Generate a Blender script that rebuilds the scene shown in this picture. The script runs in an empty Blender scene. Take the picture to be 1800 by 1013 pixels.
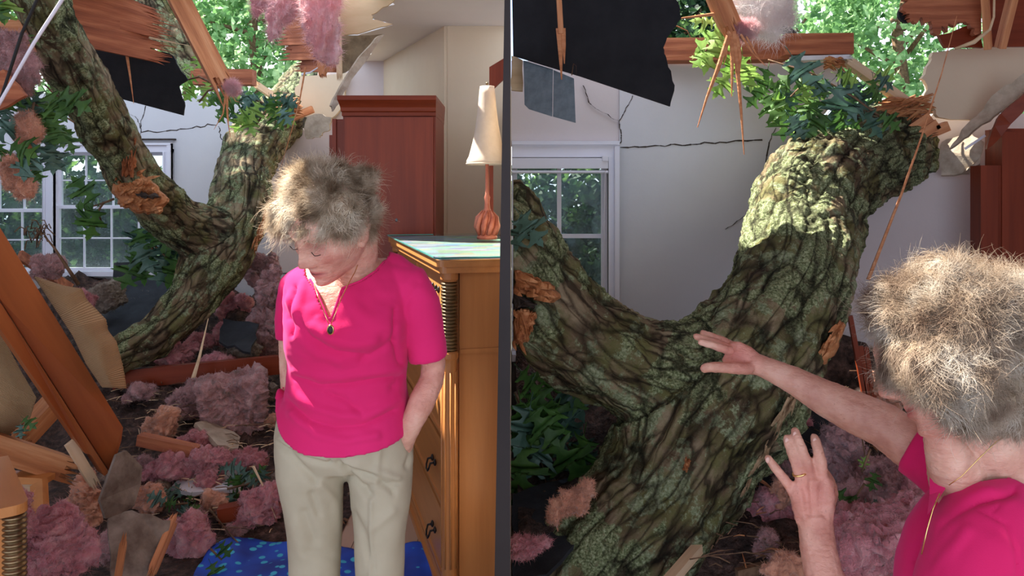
import bpy, bmesh, math, random
import numpy as np
from mathutils import Vector, Matrix, noise
from math import sin, cos, pi, radians
R = random.Random(7)
SC = bpy.context.scene
COL = SC.collection

# ---------------------------------------------------------------- camera
F, HZ, CZ = 1400.0, 340.0, 1.40          # focal length in pixels, horizon row, eye height
cam_d = bpy.data.cameras.new('camera'); cam = bpy.data.objects.new('camera', cam_d); COL.objects.link(cam)
cam.location = (0, 0, CZ); cam.rotation_euler = (pi/2, 0, 0)
cam_d.sensor_width = 36; cam_d.lens = 36*F/1800; cam_d.shift_y = -(506.5-HZ)/1800
cam_d.clip_start = .02; cam_d.clip_end = 200
SC.camera = cam
def P(px, py, Y): return Vector(((px-900)/F*Y, Y, CZ+(HZ-py)/F*Y))

# ---------------------------------------------------------------- world, sun, exposure
w = bpy.data.worlds.new('sky'); SC.world = w; w.use_nodes = True
nt = w.node_tree; nt.nodes.clear()
bg = nt.nodes.new('ShaderNodeBackground'); wo = nt.nodes.new('ShaderNodeOutputWorld')
tc = nt.nodes.new('ShaderNodeTexCoord'); nz = nt.nodes.new('ShaderNodeTexNoise'); rp = nt.nodes.new('ShaderNodeValToRGB')
nz.inputs['Scale'].default_value = 3.0; nz.inputs['Detail'].default_value = 5
rp.color_ramp.elements[0].position = .42; rp.color_ramp.elements[0].color = (.48, .67, 1, 1)
rp.color_ramp.elements[1].position = .62; rp.color_ramp.elements[1].color = (.95, .97, 1, 1)
nt.links.new(tc.outputs['Generated'], nz.inputs['Vector']); nt.links.new(nz.outputs['Fac'], rp.inputs['Fac'])
nt.links.new(rp.outputs['Color'], bg.inputs['Color']); bg.inputs['Strength'].default_value = 2.0
nt.links.new(bg.outputs[0], wo.inputs[0])
S = Vector((-.55, .20, .81)).normalized()
sd = bpy.data.lights.new('sun', 'SUN'); sd.energy = 15.0; sd.angle = .012; sd.color = (1, .95, .86)
so = bpy.data.objects.new('sun', sd); COL.objects.link(so); so.rotation_euler = S.to_track_quat('Z', 'Y').to_euler(); so.location = (0, 0, 8)
SC.view_settings.view_transform = 'Standard'; SC.view_settings.look = 'None'
SC.view_settings.exposure = 0.35; SC.view_settings.gamma = 1.0; SC.view_settings.use_curve_mapping = False
SC.cycles.max_bounces = 8

# ---------------------------------------------------------------- materials
MATS = {}
def _new(name):
    m = bpy.data.materials.new(name); m.use_nodes = True; t = m.node_tree
    b = t.nodes['Principled BSDF']; MATS[name] = m
    return m, t, b
def _n(t, typ, **kw):
    n = t.nodes.new(typ)
    for k, v in kw.items():
        if k in n.inputs: n.inputs[k].default_value = v
        else: setattr(n, k, v)
    return n
def _ramp(t, fac, cols):
    r = t.nodes.new('ShaderNodeValToRGB'); e = r.color_ramp.elements
    while len(e) < len(cols): e.new(.5)
    for i, (p, c) in enumerate(cols):
        e[i].position = p; e[i].color = (c[0], c[1], c[2], 1)
    t.links.new(fac, r.inputs['Fac']); return r.outputs['Color']
def _mix(t, fac, a, b, mode='MIX'):
    m = t.nodes.new('ShaderNodeMix'); m.data_type = 'RGBA'; m.blend_type = mode
    for s, v in ((m.inputs[0], fac), (m.inputs[6], a), (m.inputs[7], b)):
        if hasattr(v, 'is_linked') or isinstance(v, bpy.types.NodeSocket): t.links.new(v, s)
        else: s.default_value = v if not isinstance(v, tuple) else (v[0], v[1], v[2], 1)
    return m.outputs[2]
def _co(t, stretch=(1, 1, 1), coord='Object', attr=None):
    mp = t.nodes.new('ShaderNodeMapping'); mp.inputs['Scale'].default_value = stretch
    if attr:
        a = t.nodes.new('ShaderNodeAttribute'); a.attribute_name = attr; t.links.new(a.outputs['Vector'], mp.inputs['Vector'])
    else:
        c = t.nodes.new('ShaderNodeTexCoord'); t.links.new(c.outputs[coord], mp.inputs['Vector'])
    return mp.outputs['Vector']
def _bump(t, b, h, strength, dist=.01):
    bn = _n(t, 'ShaderNodeBump', Strength=strength, Distance=dist); t.links.new(h, bn.inputs['Height'])
    t.links.new(bn.outputs['Normal'], b.inputs['Normal'])
def M(name, cols, scale=5, rough=.8, bump=.3, bscale=40, stretch=(1, 1, 1), metal=0, spec=.3, dist=.004, sheen=0, trans=0, detail=6, sss=0, coord='Object'):
    m, t, b = _new(name); v = _co(t, stretch, coord)
    n = _n(t, 'ShaderNodeTexNoise', Scale=scale, Detail=detail, Roughness=.6); t.links.new(v, n.inputs['Vector'])
    c = _ramp(t, n.outputs['Fac'], cols); t.links.new(c, b.inputs['Base Color'])
    b.inputs['Roughness'].default_value = rough; b.inputs['Metallic'].default_value = metal
    b.inputs['Specular IOR Level'].default_value = spec
    if sheen: b.inputs['Sheen Weight'].default_value = sheen
    if sss:
        b.inputs['Subsurface Weight'].default_value = sss; b.inputs['Subsurface Radius'].default_value = (.02, .008, .005); b.inputs['Subsurface Scale'].default_value = .5
    if bump:
        n2 = _n(t, 'ShaderNodeTexNoise', Scale=bscale, Detail=5); t.links.new(v, n2.inputs['Vector']); _bump(t, b, n2.outputs['Fac'], bump, dist)
    if trans:
        tr = _n(t, 'ShaderNodeBsdfTranslucent'); t.links.new(c, tr.inputs['Color']); mx = _n(t, 'ShaderNodeMixShader'); mx.inputs[0].default_value = trans
        t.links.new(b.outputs[0], mx.inputs[1]); t.links.new(tr.outputs[0], mx.inputs[2]); t.links.new(mx.outputs[0], t.nodes['Material Output'].inputs[0])
    return m
def two(a, b, lo=.35, hi=.65): return [(lo, a), (hi, b)]
WALL = M('painted plaster grey', two((.60, .585, .60), (.64, .625, .635)), 2, .85, .12, 60)
WALLB = M('painted plaster beige', two((.66, .53, .37), (.70, .57, .41)), 2, .85, .12, 60)
WALLP = M('painted plaster rose', two((.60, .52, .50), (.64, .56, .54)), 2, .85, .12, 60)
CEIL = M('ceiling white', two((.78, .74, .70), (.82, .78, .74)), 2, .9, .1, 50)
TRIM = M('white trim paint', two((.72, .70, .76), (.76, .74, .80)), 3, .45, .05, 30)
DARKTRIM = M('dark door edge', two((.022, .016, .015), (.040, .030, .028)), 1.5, .6, .1, 30)  # even dark brown of the door edge itself
GYP = M('gypsum core', two((.36, .28, .20), (.58, .48, .37)), 12, .95, .6, 60)
FLOOR = None
TAR = M('black roofing felt', [(.3, (.006, .006, .008)), (.75, (.016, .016, .018))], 9, .75, .3, 120)
SHING = M('asphalt shingle', [(.3, (.012, .013, .016)), (.7, (.038, .042, .05))], 6, .9, .8, 250)
ZINC = M('galvanised flashing', [(.3, (.10, .125, .14)), (.7, (.17, .20, .22))], 25, .5, .3, 90, metal=.4)
def wood(name, a, b, c, rough=.5, sc=14, bump=.25, spec=.4):
    return M(name, [(.25, a), (.5, b), (.75, c)], sc, rough, bump, sc*3, stretch=(.07, 1, 1), spec=spec)
CHERRY = wood('cherry cabinet wood', (.15, .024, .008), (.21, .036, .012), (.26, .048, .016), .4, 20, .03, spec=.2)
HONEY = wood('honey dresser wood', (.42, .16, .045), (.52, .21, .06), (.60, .25, .075), .35, 16, .03)
HONEYV = M('honey wood upright', [(.25, (.40, .15, .045)), (.5, (.50, .20, .06)), (.75, (.58, .24, .075))], 16, .35, .03, 50, stretch=(1, 1, .07))
CHERRYV = M('cherry wood upright', [(.25, (.16, .025, .009)), (.5, (.22, .038, .014)), (.75, (.28, .050, .018))], 20, .45, .03, 50, stretch=(1, 1, .06))
CEDAR = wood('raw red sheathing', (.17, .045, .022), (.38, .115, .05), (.62, .24, .11), .75, 30, 1.0)
PINE = wood('raw framing timber', (.34, .11, .045), (.60, .24, .10), (.80, .42, .21), .75, 30, .9)
PALEP = wood('pale split timber', (.55, .36, .2), (.7, .5, .3), (.8, .62, .42), .75, 20, .6)
RAWWOOD = wood('torn orange heartwood', (.22, .07, .025), (.46, .18, .065), (.68, .36, .17), .7, 26, 1.0)
PLY = M('plywood underside', two((.52, .36, .20), (.66, .50, .31)), 6, .8, .3, 40, stretch=(.3, 1, 1))
BRASS = M('aged bronze', two((.16, .11, .06), (.30, .21, .11)), 20, .35, .1, 60, metal=.9)
IRON = M('dark drawer hardware', two((.02, .017, .015), (.05, .04, .035)), 20, .4, .1, 60, metal=.7)
PINK = M('pink fibreglass wool', [(.28, (.30, .12, .11)), (.42, (.66, .21, .24)), (.58, (.84, .36, .38)), (.75, (.92, .60, .57))], 16, .95, 1.0, 130, dist=.015, sheen=.5, trans=.22)
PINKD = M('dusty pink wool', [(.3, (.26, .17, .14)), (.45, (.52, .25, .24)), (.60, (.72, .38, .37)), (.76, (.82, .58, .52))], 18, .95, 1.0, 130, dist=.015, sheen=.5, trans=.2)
PINKLIT = M('pink wool in lit tone', [(.28, (.80, .30, .33)), (.42, (.88, .46, .48)), (.6, (.92, .66, .66)), (.75, (.94, .82, .80))], 10, .95, 1.0, 110, stretch=(1, 1, .4), dist=.015, sheen=.5, trans=.45)  # lighter copy of the pink wool, skylight put into its colour
ORNG = M('orange tinted wool', [(.3, (.46, .20, .12)), (.5, (.78, .38, .24)), (.75, (.88, .56, .38))], 9, .95, .9, 70, dist=.012, sheen=.5, trans=.22)
DRY = M('broken drywall face', two((.66, .64, .66), (.78, .76, .78)), 8, .9, .3, 50)
DRYB = M('plaster board brown backing', [(.35, (.14, .10, .075)), (.65, (.30, .24, .19))], 12, .95, .5, 70)
RUB = M('rubble dirt', [(.3, (.02, .014, .012)), (.5, (.065, .04, .032)), (.62, (.13, .075, .06)), (.72, (.2, .12, .1))], 22, .95, 1.0, 60, dist=.03)
TWIG = M('twig bark', two((.10, .055, .03), (.24, .14, .08)), 30, .8, .3, 60)
LEAF = M('oak leaf green', two((.035, .10, .022), (.10, .22, .045)), 9, .5, .2, 30, trans=.35, spec=.4)
LEAFB = M('oak leaf blue green', two((.045, .10, .07), (.10, .20, .155)), 9, .45, .2, 30, trans=.2, spec=.5)
LEAFY = M('young leaf yellow green', two((.16, .34, .05), (.38, .55, .14)), 9, .5, .2, 30, trans=.45)
LEAFD = M('dry brown leaf', two((.16, .07, .035), (.30, .16, .08)), 12, .7, .3, 30, trans=.2)
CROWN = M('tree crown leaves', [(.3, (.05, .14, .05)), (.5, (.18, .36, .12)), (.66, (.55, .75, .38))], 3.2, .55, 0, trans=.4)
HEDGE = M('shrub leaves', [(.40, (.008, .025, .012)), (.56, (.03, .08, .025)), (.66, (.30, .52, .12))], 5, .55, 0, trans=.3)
GRND = M('garden ground', two((.03, .045, .02), (.08, .07, .045)), 3, .95, .6, 20)
PLANT = M('red carved lamp base', two((.40, .10, .06), (.62, .22, .15)), 18, .35, .4, 40)
SHADE = M('linen lamp shade', two((.78, .66, .54), (.84, .72, .60)), 30, .8, .15, 120, trans=.3)
STRAP = M('white cable', two((.62, .58, .62), (.72, .68, .72)), 10, .5, 0)
BLK = M('black cable', two((.01, .01, .01), (.02, .02, .02)), 10, .5, 0)
GOLD = M('gold jewellery', two((.75, .50, .18), (.9, .65, .28)), 30, .25, .1, 100, metal=1)
SHOE = M('brown shoe leather', two((.08, .05, .03), (.12, .08, .05)), 10, .5, .1)
SCREEN = M('x', two((0, 0, 0), (0, 0, 0)))

def mk_glass():
    m, t, b = _new('window glass'); t.nodes.remove(b)
    tr = _n(t, 'ShaderNodeBsdfTransparent'); tr.inputs[0].default_value = (.90, .95, .94, 1)
    gl = _n(t, 'ShaderNodeBsdfGlossy', Roughness=.03); mx = _n(t, 'ShaderNodeMixShader'); fr = _n(t, 'ShaderNodeFresnel', IOR=1.2)
    t.links.new(fr.outputs[0], mx.inputs[0]); t.links.new(tr.outputs[0], mx.inputs[1]); t.links.new(gl.outputs[0], mx.inputs[2])
    t.links.new(mx.outputs[0], t.nodes['Material Output'].inputs[0]); return m
GLASS = mk_glass()
def mk_screen():
    m, t, b = _new('insect screen mesh'); v = _co(t)
    b.inputs['Base Color'].default_value = (.20, .24, .25, 1); b.inputs['Roughness'].default_value = .7
    n = _n(t, 'ShaderNodeTexNoise', Scale=90, Detail=4); t.links.new(v, n.inputs['Vector'])
    c = _ramp(t, n.outputs['Fac'], [(.35, (.12, .14, .15)), (.6, (.30, .35, .36)), (.72, (.7, .75, .76))]); t.links.new(c, b.inputs['Base Color'])
    tr = _n(t, 'ShaderNodeBsdfTransparent'); mx = _n(t, 'ShaderNodeMixShader'); mx.inputs[0].default_value = .24
    t.links.new(tr.outputs[0], mx.inputs[1]); t.links.new(b.outputs[0], mx.inputs[2]); t.links.new(mx.outputs[0], t.nodes['Material Output'].inputs[0]); return m
SCREEN = mk_screen()
def mk_bark(name, moss=.5, lichen=.5, sc=1.0, tint=(1, 1, 1)):
    m, t, b = _new(name)
    v = _co(t, (1, 1, .30), attr='bark'); vo = _co(t)
    nd = _n(t, 'ShaderNodeTexNoise', Scale=9*sc, Detail=4); t.links.new(v, nd.inputs['Vector'])
    va = _n(t, 'ShaderNodeVectorMath', operation='MULTIPLY_ADD'); t.links.new(nd.outputs['Color'], va.inputs[0]); va.inputs[1].default_value = (.10/sc,)*3; t.links.new(v, va.inputs[2])
    vr = _n(t, 'ShaderNodeTexVoronoi', feature='DISTANCE_TO_EDGE', Scale=17*sc); t.links.new(va.outputs[0], vr.inputs['Vector'])
    nv = _n(t, 'ShaderNodeTexNoise', Scale=11*sc, Detail=3); t.links.new(v, nv.inputs['Vector']); vs = _n(t, 'ShaderNodeMath', operation='MULTIPLY_ADD'); t.links.new(nv.outputs['Fac'], vs.inputs[0]); vs.inputs[1].default_value = .34; vs.inputs[2].default_value = -.17; va2 = _n(t, 'ShaderNodeMath', operation='ADD'); t.links.new(vr.outputs['Distance'], va2.inputs[0]); t.links.new(vs.outputs[0], va2.inputs[1])
    n1 = _n(t, 'ShaderNodeTexNoise', Scale=7*sc, Detail=8, Roughness=.65); t.links.new(v, n1.inputs['Vector'])
    tn = lambda c: (c[0]*tint[0], c[1]*tint[1], c[2]*tint[2])
    base = _ramp(t, n1.outputs['Fac'], [(.3, tn((.05, .032, .020))), (.45, tn((.15, .105, .06))), (.56, tn((.28, .215, .13))), (.70, tn((.42, .34, .22)))])
    n2 = _n(t, 'ShaderNodeTexNoise', Scale=6*sc, Detail=7, Roughness=.7); t.links.new(vo, n2.inputs['Vector'])
    mf = _ramp(t, n2.outputs['Fac'], [(.50-.10*moss, (0, 0, 0)), (.66-.10*moss, (.8, .8, .8))])
    c = _mix(t, mf, base, (.13, .135, .042))
    n3 = _n(t, 'ShaderNodeTexNoise', Scale=10*sc, Detail=10, Roughness=.75); t.links.new(vo, n3.inputs['Vector'])
    lf = _ramp(t, n3.outputs['Fac'], [(.60-.12*lichen, (0, 0, 0)), (.64-.12*lichen, (.9, .9, .9))])
    n5 = _n(t, 'ShaderNodeTexNoise', Scale=100*sc, Detail=6, Roughness=.7); t.links.new(vo, n5.inputs['Vector'])
    lc = _ramp(t, n5.outputs['Fac'], [(.35, (.11, .14, .065)), (.55, (.30, .35, .20)), (.7, (.50, .54, .38))])
    c = _mix(t, lf, c, lc)
    ac = t.nodes.new('ShaderNodeAttribute'); ac.attribute_name = 'crust'; n6 = _n(t, 'ShaderNodeTexNoise', Scale=34, Detail=8, Roughness=.8); t.links.new(vo, n6.inputs['Vector'])
    mm = _n(t, 'ShaderNodeMath', operation='MULTIPLY_ADD'); t.links.new(ac.outputs['Fac'], mm.inputs[0]); mm.inputs[1].default_value = .22; t.links.new(n6.outputs['Fac'], mm.inputs[2])
    cf = _ramp(t, mm.outputs[0], [(.60, (0, 0, 0)), (.67, (.95, .95, .95))]); n7 = _n(t, 'ShaderNodeTexNoise', Scale=120, Detail=5, Roughness=.7); t.links.new(vo, n7.inputs['Vector'])
    cc = _ramp(t, n7.outputs['Fac'], [(.36, (.05, .06, .025)), (.50, (.20, .24, .11)), (.64, (.46, .50, .30))]); c = _mix(t, cf, c, cc)
    a = t.nodes.new('ShaderNodeAttribute'); a.attribute_name = 'crack'
    ck = _ramp(t, va2.outputs[0], [(.0, (.10, .08, .07)), (.035, (.45, .42, .40)), (.10, (1, 1, 1))])
    c = _mix(t, .85, c, ck, 'MULTIPLY')
    ck2 = _ramp(t, a.outputs['Fac'], [(.0, (.16, .13, .12)), (.38, (1, 1, 1))])
    c = _mix(t, .9, c, ck2, 'MULTIPLY')
    t.links.new(c, b.inputs['Base Color']); b.inputs['Roughness'].default_value = .92; b.inputs['Specular IOR Level'].default_value = .2
    h1 = _ramp(t, vr.outputs['Distance'], [(.0, (0, 0, 0)), (.25, (.7, .7, .7)), (.6, (1, 1, 1))])
    h = _mix(t, .5, h1, n5.outputs['Fac'], 'ADD'); h = _mix(t, .6, h, n3.outputs['Fac'], 'ADD')
    _bump(t, b, h, 1.0, .014); return m
BARK = mk_bark('mossy oak bark', .85, .72, 1.0)
BARKL = mk_bark('lichen oak bark', .35, .60, 1.0)
def mk_skin(name):
    m, t, b = _new(name); a = t.nodes.new('ShaderNodeAttribute'); a.attribute_name = 'tint'
    v = _co(t); n = _n(t, 'ShaderNodeTexNoise', Scale=28, Detail=6); t.links.new(v, n.inputs['Vector'])
    c = _ramp(t, n.outputs['Fac'], [(.3, (.52, .24, .17)), (.55, (.66, .36, .26)), (.75, (.72, .44, .33))])
    n2 = _n(t, 'ShaderNodeTexNoise', Scale=140, Detail=3); t.links.new(v, n2.inputs['Vector'])
    sp = _ramp(t, n2.outputs['Fac'], [(.66, (1, 1, 1)), (.74, (.62, .5, .45))]); c = _mix(t, .5, c, sp, 'MULTIPLY')
    c = _mix(t, 1.0, c, a.outputs['Color'], 'MULTIPLY')
    t.links.new(c, b.inputs['Base Color']); b.inputs['Roughness'].default_value = .55; b.inputs['Specular IOR Level'].default_value = .35
    b.inputs['Subsurface Weight'].default_value = .15; b.inputs['Subsurface Radius'].default_value = (.012, .004, .002); b.inputs['Subsurface Scale'].default_value = .5
    v2 = _co(t, (1, 1, 2.2)); n3 = _n(t, 'ShaderNodeTexNoise', Scale=95, Detail=5, Distortion=.6); t.links.new(v2, n3.inputs['Vector'])
    _bump(t, b, n3.outputs['Fac'], .55, .004); return m
SKIN = mk_skin('aged fair skin')
def mk_shirt():
    m, t, b = _new('hot pink jersey'); v = _co(t)
    n = _n(t, 'ShaderNodeTexNoise', Scale=3, Detail=3); t.links.new(v, n.inputs['Vector'])
    c = _ramp(t, n.outputs['Fac'], two((.70, .018, .125), (.80, .028, .17))); t.links.new(c, b.inputs['Base Color'])
    b.inputs['Roughness'].default_value = .85; b.inputs['Specular IOR Level'].default_value = .15
    b.inputs['Sheen Weight'].default_value = .25; b.inputs['Sheen Tint'].default_value = (1, .35, .7, 1)
    n2 = _n(t, 'ShaderNodeTexNoise', Scale=500, Detail=1); t.links.new(v, n2.inputs['Vector']); _bump(t, b, n2.outputs['Fac'], .2, .001)
    tr = _n(t, 'ShaderNodeBsdfTranslucent'); tr.inputs[0].default_value = (.85, .02, .15, 1); mx = _n(t, 'ShaderNodeMixShader'); mx.inputs[0].default_value = .12
    t.links.new(b.outputs[0], mx.inputs[1]); t.links.new(tr.outputs[0], mx.inputs[2]); t.links.new(mx.outputs[0], t.nodes['Material Output'].inputs[0]); return m
SHIRT = mk_shirt()
KHAKI = M('khaki twill', two((.40, .34, .235), (.47, .41, .29)), 4, .85, .15, 400, dist=.001, spec=.15)
def mk_hair(name, cols):
    m, t, b = _new(name); v = _co(t); n = _n(t, 'ShaderNodeTexNoise', Scale=22, Detail=5); t.links.new(v, n.inputs['Vector'])
    c = _ramp(t, n.outputs['Fac'], cols); t.links.new(c, b.inputs['Base Color']); b.inputs['Roughness'].default_value = .6; b.inputs['Specular IOR Level'].default_value = .2
    tr = _n(t, 'ShaderNodeBsdfTranslucent'); t.links.new(c, tr.inputs['Color']); mx = _n(t, 'ShaderNodeMixShader'); mx.inputs[0].default_value = .3
    t.links.new(b.outputs[0], mx.inputs[1]); t.links.new(tr.outputs[0], mx.inputs[2]); t.links.new(mx.outputs[0], t.nodes['Material Output'].inputs[0]); return m
HAIR = mk_hair('sunlit grey blonde hair', [(.36, (.26, .17, .10)), (.5, (.66, .52, .36)), (.62, (.92, .82, .66))])  # pale tones raised: sun on the hair put into the ramp
HAIR2 = mk_hair('shaded grey hair', [(.3, (.24, .15, .10)), (.5, (.52, .40, .29)), (.7, (.84, .76, .64))])  # browner copy of the same hair, its shade put into the ramp
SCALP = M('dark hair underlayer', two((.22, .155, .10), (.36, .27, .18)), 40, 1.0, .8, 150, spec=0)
def mk_burlap():
    m, t, b = _new('burlap weave'); v = _co(t, attr='uvw')
    w1 = _n(t, 'ShaderNodeTexWave', bands_direction='X', Scale=26.0, Distortion=1.0); w2 = _n(t, 'ShaderNodeTexWave', bands_direction='Y', Scale=26.0, Distortion=1.0)
    w1.inputs['Detail Scale'].default_value = 6; w2.inputs['Detail Scale'].default_value = 6
    t.links.new(v, w1.inputs['Vector']); t.links.new(v, w2.inputs['Vector'])
    h = _mix(t, .5, w1.outputs['Fac'], w2.outputs['Fac'])
    c = _ramp(t, h, [(.1, (.22, .12, .05)), (.6, (.50, .31, .15)), (.9, (.60, .40, .21))]); t.links.new(c, b.inputs['Base Color']); b.inputs['Roughness'].default_value = .95
    _bump(t, b, h, .8, .004); return m
BURLAP = mk_burlap()
def mk_rug():
    m, t, b = _new('blue dotted cloth'); v = _co(t)
    n = _n(t, 'ShaderNodeTexVoronoi', Scale=22); t.links.new(v, n.inputs['Vector'])
    d = _ramp(t, n.outputs['Distance'], [(.28, (1, 1, 1)), (.34, (0, 0, 0))])
    n2 = _n(t, 'ShaderNodeTexNoise', Scale=5); t.links.new(v, n2.inputs['Vector'])
    base = _ramp(t, n2.outputs['Fac'], two((.003, .025, .26), (.01, .09, .62)))
    c = _mix(t, d, base, (.05, .48, .68)); t.links.new(c, b.inputs['Base Color']); b.inputs['Roughness'].default_value = .7; return m
RUG = mk_rug()
def mk_floor():
    m, t, b = _new('plank floor'); v = _co(t, (1, 1, 1))
    br = _n(t, 'ShaderNodeTexBrick', Scale=1.0, offset=.4); br.inputs['Brick Width'].default_value = .9; br.inputs['Row Height'].default_value = .085; br.inputs['Mortar Size'].default_value = .002
    br.inputs['Color1'].default_value = (.46, .30, .20, 1); br.inputs['Color2'].default_value = (.56, .38, .27, 1); br.inputs['Mortar'].default_value = (.12, .07, .04, 1)
    mp = _n(t, 'ShaderNodeMapping'); mp.inputs['Rotation'].default_value = (0, 0, pi/2); t.links.new(v, mp.inputs['Vector']); t.links.new(mp.outputs[0], br.inputs['Vector'])
    t.links.new(br.outputs['Color'], b.inputs['Base Color']); b.inputs['Roughness'].default_value = .45; return m
FLOOR = mk_floor()
def mk_photos():
    m, t, b = _new('pictures under glass'); v = _co(t, (7, 4, 1))
    n = _n(t, 'ShaderNodeTexVoronoi', Scale=2.2, feature='F1', distance='CHEBYCHEV'); t.links.new(v, n.inputs['Vector'])
    n2 = _n(t, 'ShaderNodeTexNoise', Scale=9, Detail=5); t.links.new(v, n2.inputs['Vector'])
    mx = _mix(t, .45, n.outputs['Color'], n2.outputs['Color']); hs = _n(t, 'ShaderNodeHueSaturation', Saturation=.9, Value=.5); t.links.new(mx, hs.inputs['Color'])
    c = _mix(t, .35, hs.outputs[0], (.24, .32, .33)); t.links.new(c, b.inputs['Base Color']); b.inputs['Roughness'].default_value = .6
    b.inputs['Specular IOR Level'].default_value = .1; return m
PHOTOS = mk_photos()
TEAL = M('glass slab edge', two((.05, .25, .22), (.10, .34, .30)), 10, .1, 0, spec=.8)

# ---------------------------------------------------------------- objects
WL = {}
def tag(o, label=None, cat=None, group=None, kind=None):
    if label: o['label'] = label
    if cat: o['category'] = cat
    if group: o['group'] = group
    if kind: o['kind'] = kind
    return o
def thing(name, loc, label, cat, group=None):
    o = bpy.data.objects.new(name, None); o.empty_display_size = .05; COL.objects.link(o); o.location = loc; WL[o.name] = Vector(loc)
    return tag(o, label, cat, group)
def link_mesh(name, me, mat, parent=None, smooth=False, mtx=None, origin='base'):
    """me: vertices in world space (mtx None) or local space with mtx"""
    if mtx is None:
        n = len(me.vertices); co = np.empty(n*3); me.vertices.foreach_get('co', co); co = co.reshape(-1, 3)
        c = Vector(((co[:, 0].min()+co[:, 0].max())/2, (co[:, 1].min()+co[:, 1].max())/2, co[:, 2].min()))
        co -= np.array(c); me.vertices.foreach_set('co', co.ravel()); mw = Matrix.Translation(c)
    else: mw = mtx
    if mat:
        me.materials.clear()
        for mm in (mat if isinstance(mat, (list, tuple)) else [mat]): me.materials.append(mm)
    if smooth: me.polygons.foreach_set('use_smooth', [True]*len(me.polygons))
    me.update(); o = bpy.data.objects.new(name, me); COL.objects.link(o)
    WL[o.name] = mw.to_translation()
    if parent is not None:
        o.parent = parent; pl = WL[parent.name]; o.matrix_basis = Matrix.Translation(-pl) @ mw
        if parent.type == 'MESH' and parent.matrix_basis.to_3x3() != Matrix.Identity(3):
            pm = PM.get(parent.name)
            if pm is not None: o.matrix_basis = pm.inverted() @ mw
    else: o.matrix_basis = mw
    PM[o.name] = mw
    return o
PM = {}
class G:
    def __init__(s): s.v = []; s.f = []
    def add(s, v, f):
        b = len(s.v); s.v += [tuple(x) for x in v]; s.f += [tuple(i+b for i in q) for q in f]; return s
    def box(s, x0, x1, y0, y1, z0, z1):
        return s.add([(x, y, z) for z in (z0, z1) for y in (y0, y1) for x in (x0, x1)], [(0, 2, 3, 1), (4, 5, 7, 6), (0, 1, 5, 4), (2, 6, 7, 3), (0, 4, 6, 2), (1, 3, 7, 5)])
    def hexa(s, p): return s.add(p, [(0, 3, 2, 1), (4, 5, 6, 7), (0, 1, 5, 4), (1, 2, 6, 5), (2, 3, 7, 6), (3, 0, 4, 7)])
    def tube(s, pts, rad, n=12, cap=True, ry=None):
        pts = [Vector(p) for p in pts]; m = len(pts)
        if not isinstance(rad, (list, tuple)): rad = [rad]*m
        prev = None; V = []; Fc = []
        for i, p in enumerate(pts):
            tg = (pts[min(i+1, m-1)]-pts[max(i-1, 0)]).normalized()
            if prev is None:
                a = Vector((0, 0, 1)) if abs(tg.z) < .9 else Vector((1, 0, 0)); nn = (a-tg*a.dot(tg)).normalized()
            else: nn = (prev-tg*prev.dot(tg)).normalized()
            prev = nn; bb = tg.cross(nn)
            r = rad[i]
            for k in range(n):
                a = 2*pi*k/n; V.append(p+nn*cos(a)*r+bb*sin(a)*r*(ry or 1))
        for i in range(m-1):
            for k in range(n):
                k2 = (k+1) % n; Fc.append((i*n+k, i*n+k2, (i+1)*n+k2, (i+1)*n+k))
        if cap:
            Fc.append(tuple(range(n-1, -1, -1))); Fc.append(tuple((m-1)*n+k for k in range(n)))
        return s.add(V, Fc)
    def ball(s, c, r, n=14, rot=None):
        c = Vector(c); r = r if isinstance(r, (list, tuple)) else (r, r, r); V = []; Fc = []; h = n//2+1
        for i in range(h+1):
            th = pi*i/h
            for k in range(n):
                a = 2*pi*k/n; q = Vector((r[0]*sin(th)*cos(a), r[1]*sin(th)*sin(a), r[2]*cos(th)))
                if rot: q = rot @ q
                V.append(c+q)
        for i in range(h):
            for k in range(n):
                k2 = (k+1) % n; Fc.append((i*n+k, (i+1)*n+k, (i+1)*n+k2, i*n+k2))
        return s.add(V, Fc)
    def lathe(s, c, prof, n=32):
        c = Vector(c); V = []; Fc = []
        for r, z in prof:
            for k in range(n): a = 2*pi*k/n; V.append(c+Vector((r*cos(a), r*sin(a), z)))
        for i in range(len(prof)-1):
            for k in range(n): k2 = (k+1) % n; Fc.append((i*n+k, i*n+k2, (i+1)*n+k2, (i+1)*n+k))
        return s.add(V, Fc)
    def poly(s, pts, off):
        """extruded n-gon: pts list of Vector, off Vector"""
        n = len(pts); V = list(pts)+[p+off for p in pts]
        return s.add(V, [tuple(range(n)), tuple(range(2*n-1, n-1, -1))]+[((i+1) % n, i, n+i, n+(i+1) % n) for i in range(n)])
    def mesh(s, name='m', merge=False):
        me = bpy.data.meshes.new(name); me.from_pydata([tuple(v) for v in s.v], [], s.f)
        bm = bmesh.new(); bm.from_mesh(me)
        if merge: bmesh.ops.remove_doubles(bm, verts=bm.verts, dist=1e-5)
        ng = [f for f in bm.faces if len(f.verts) > 4]
        if ng: bmesh.ops.triangulate(bm, faces=ng)
        bmesh.ops.recalc_face_normals(bm, faces=bm.faces); bm.to_mesh(me); bm.free()
        return me
    def obj(s, name, mat, parent=None, smooth=False, mtx=None, merge=False): return link_mesh(name, s.mesh(name, merge), mat, parent, smooth, mtx)
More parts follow.
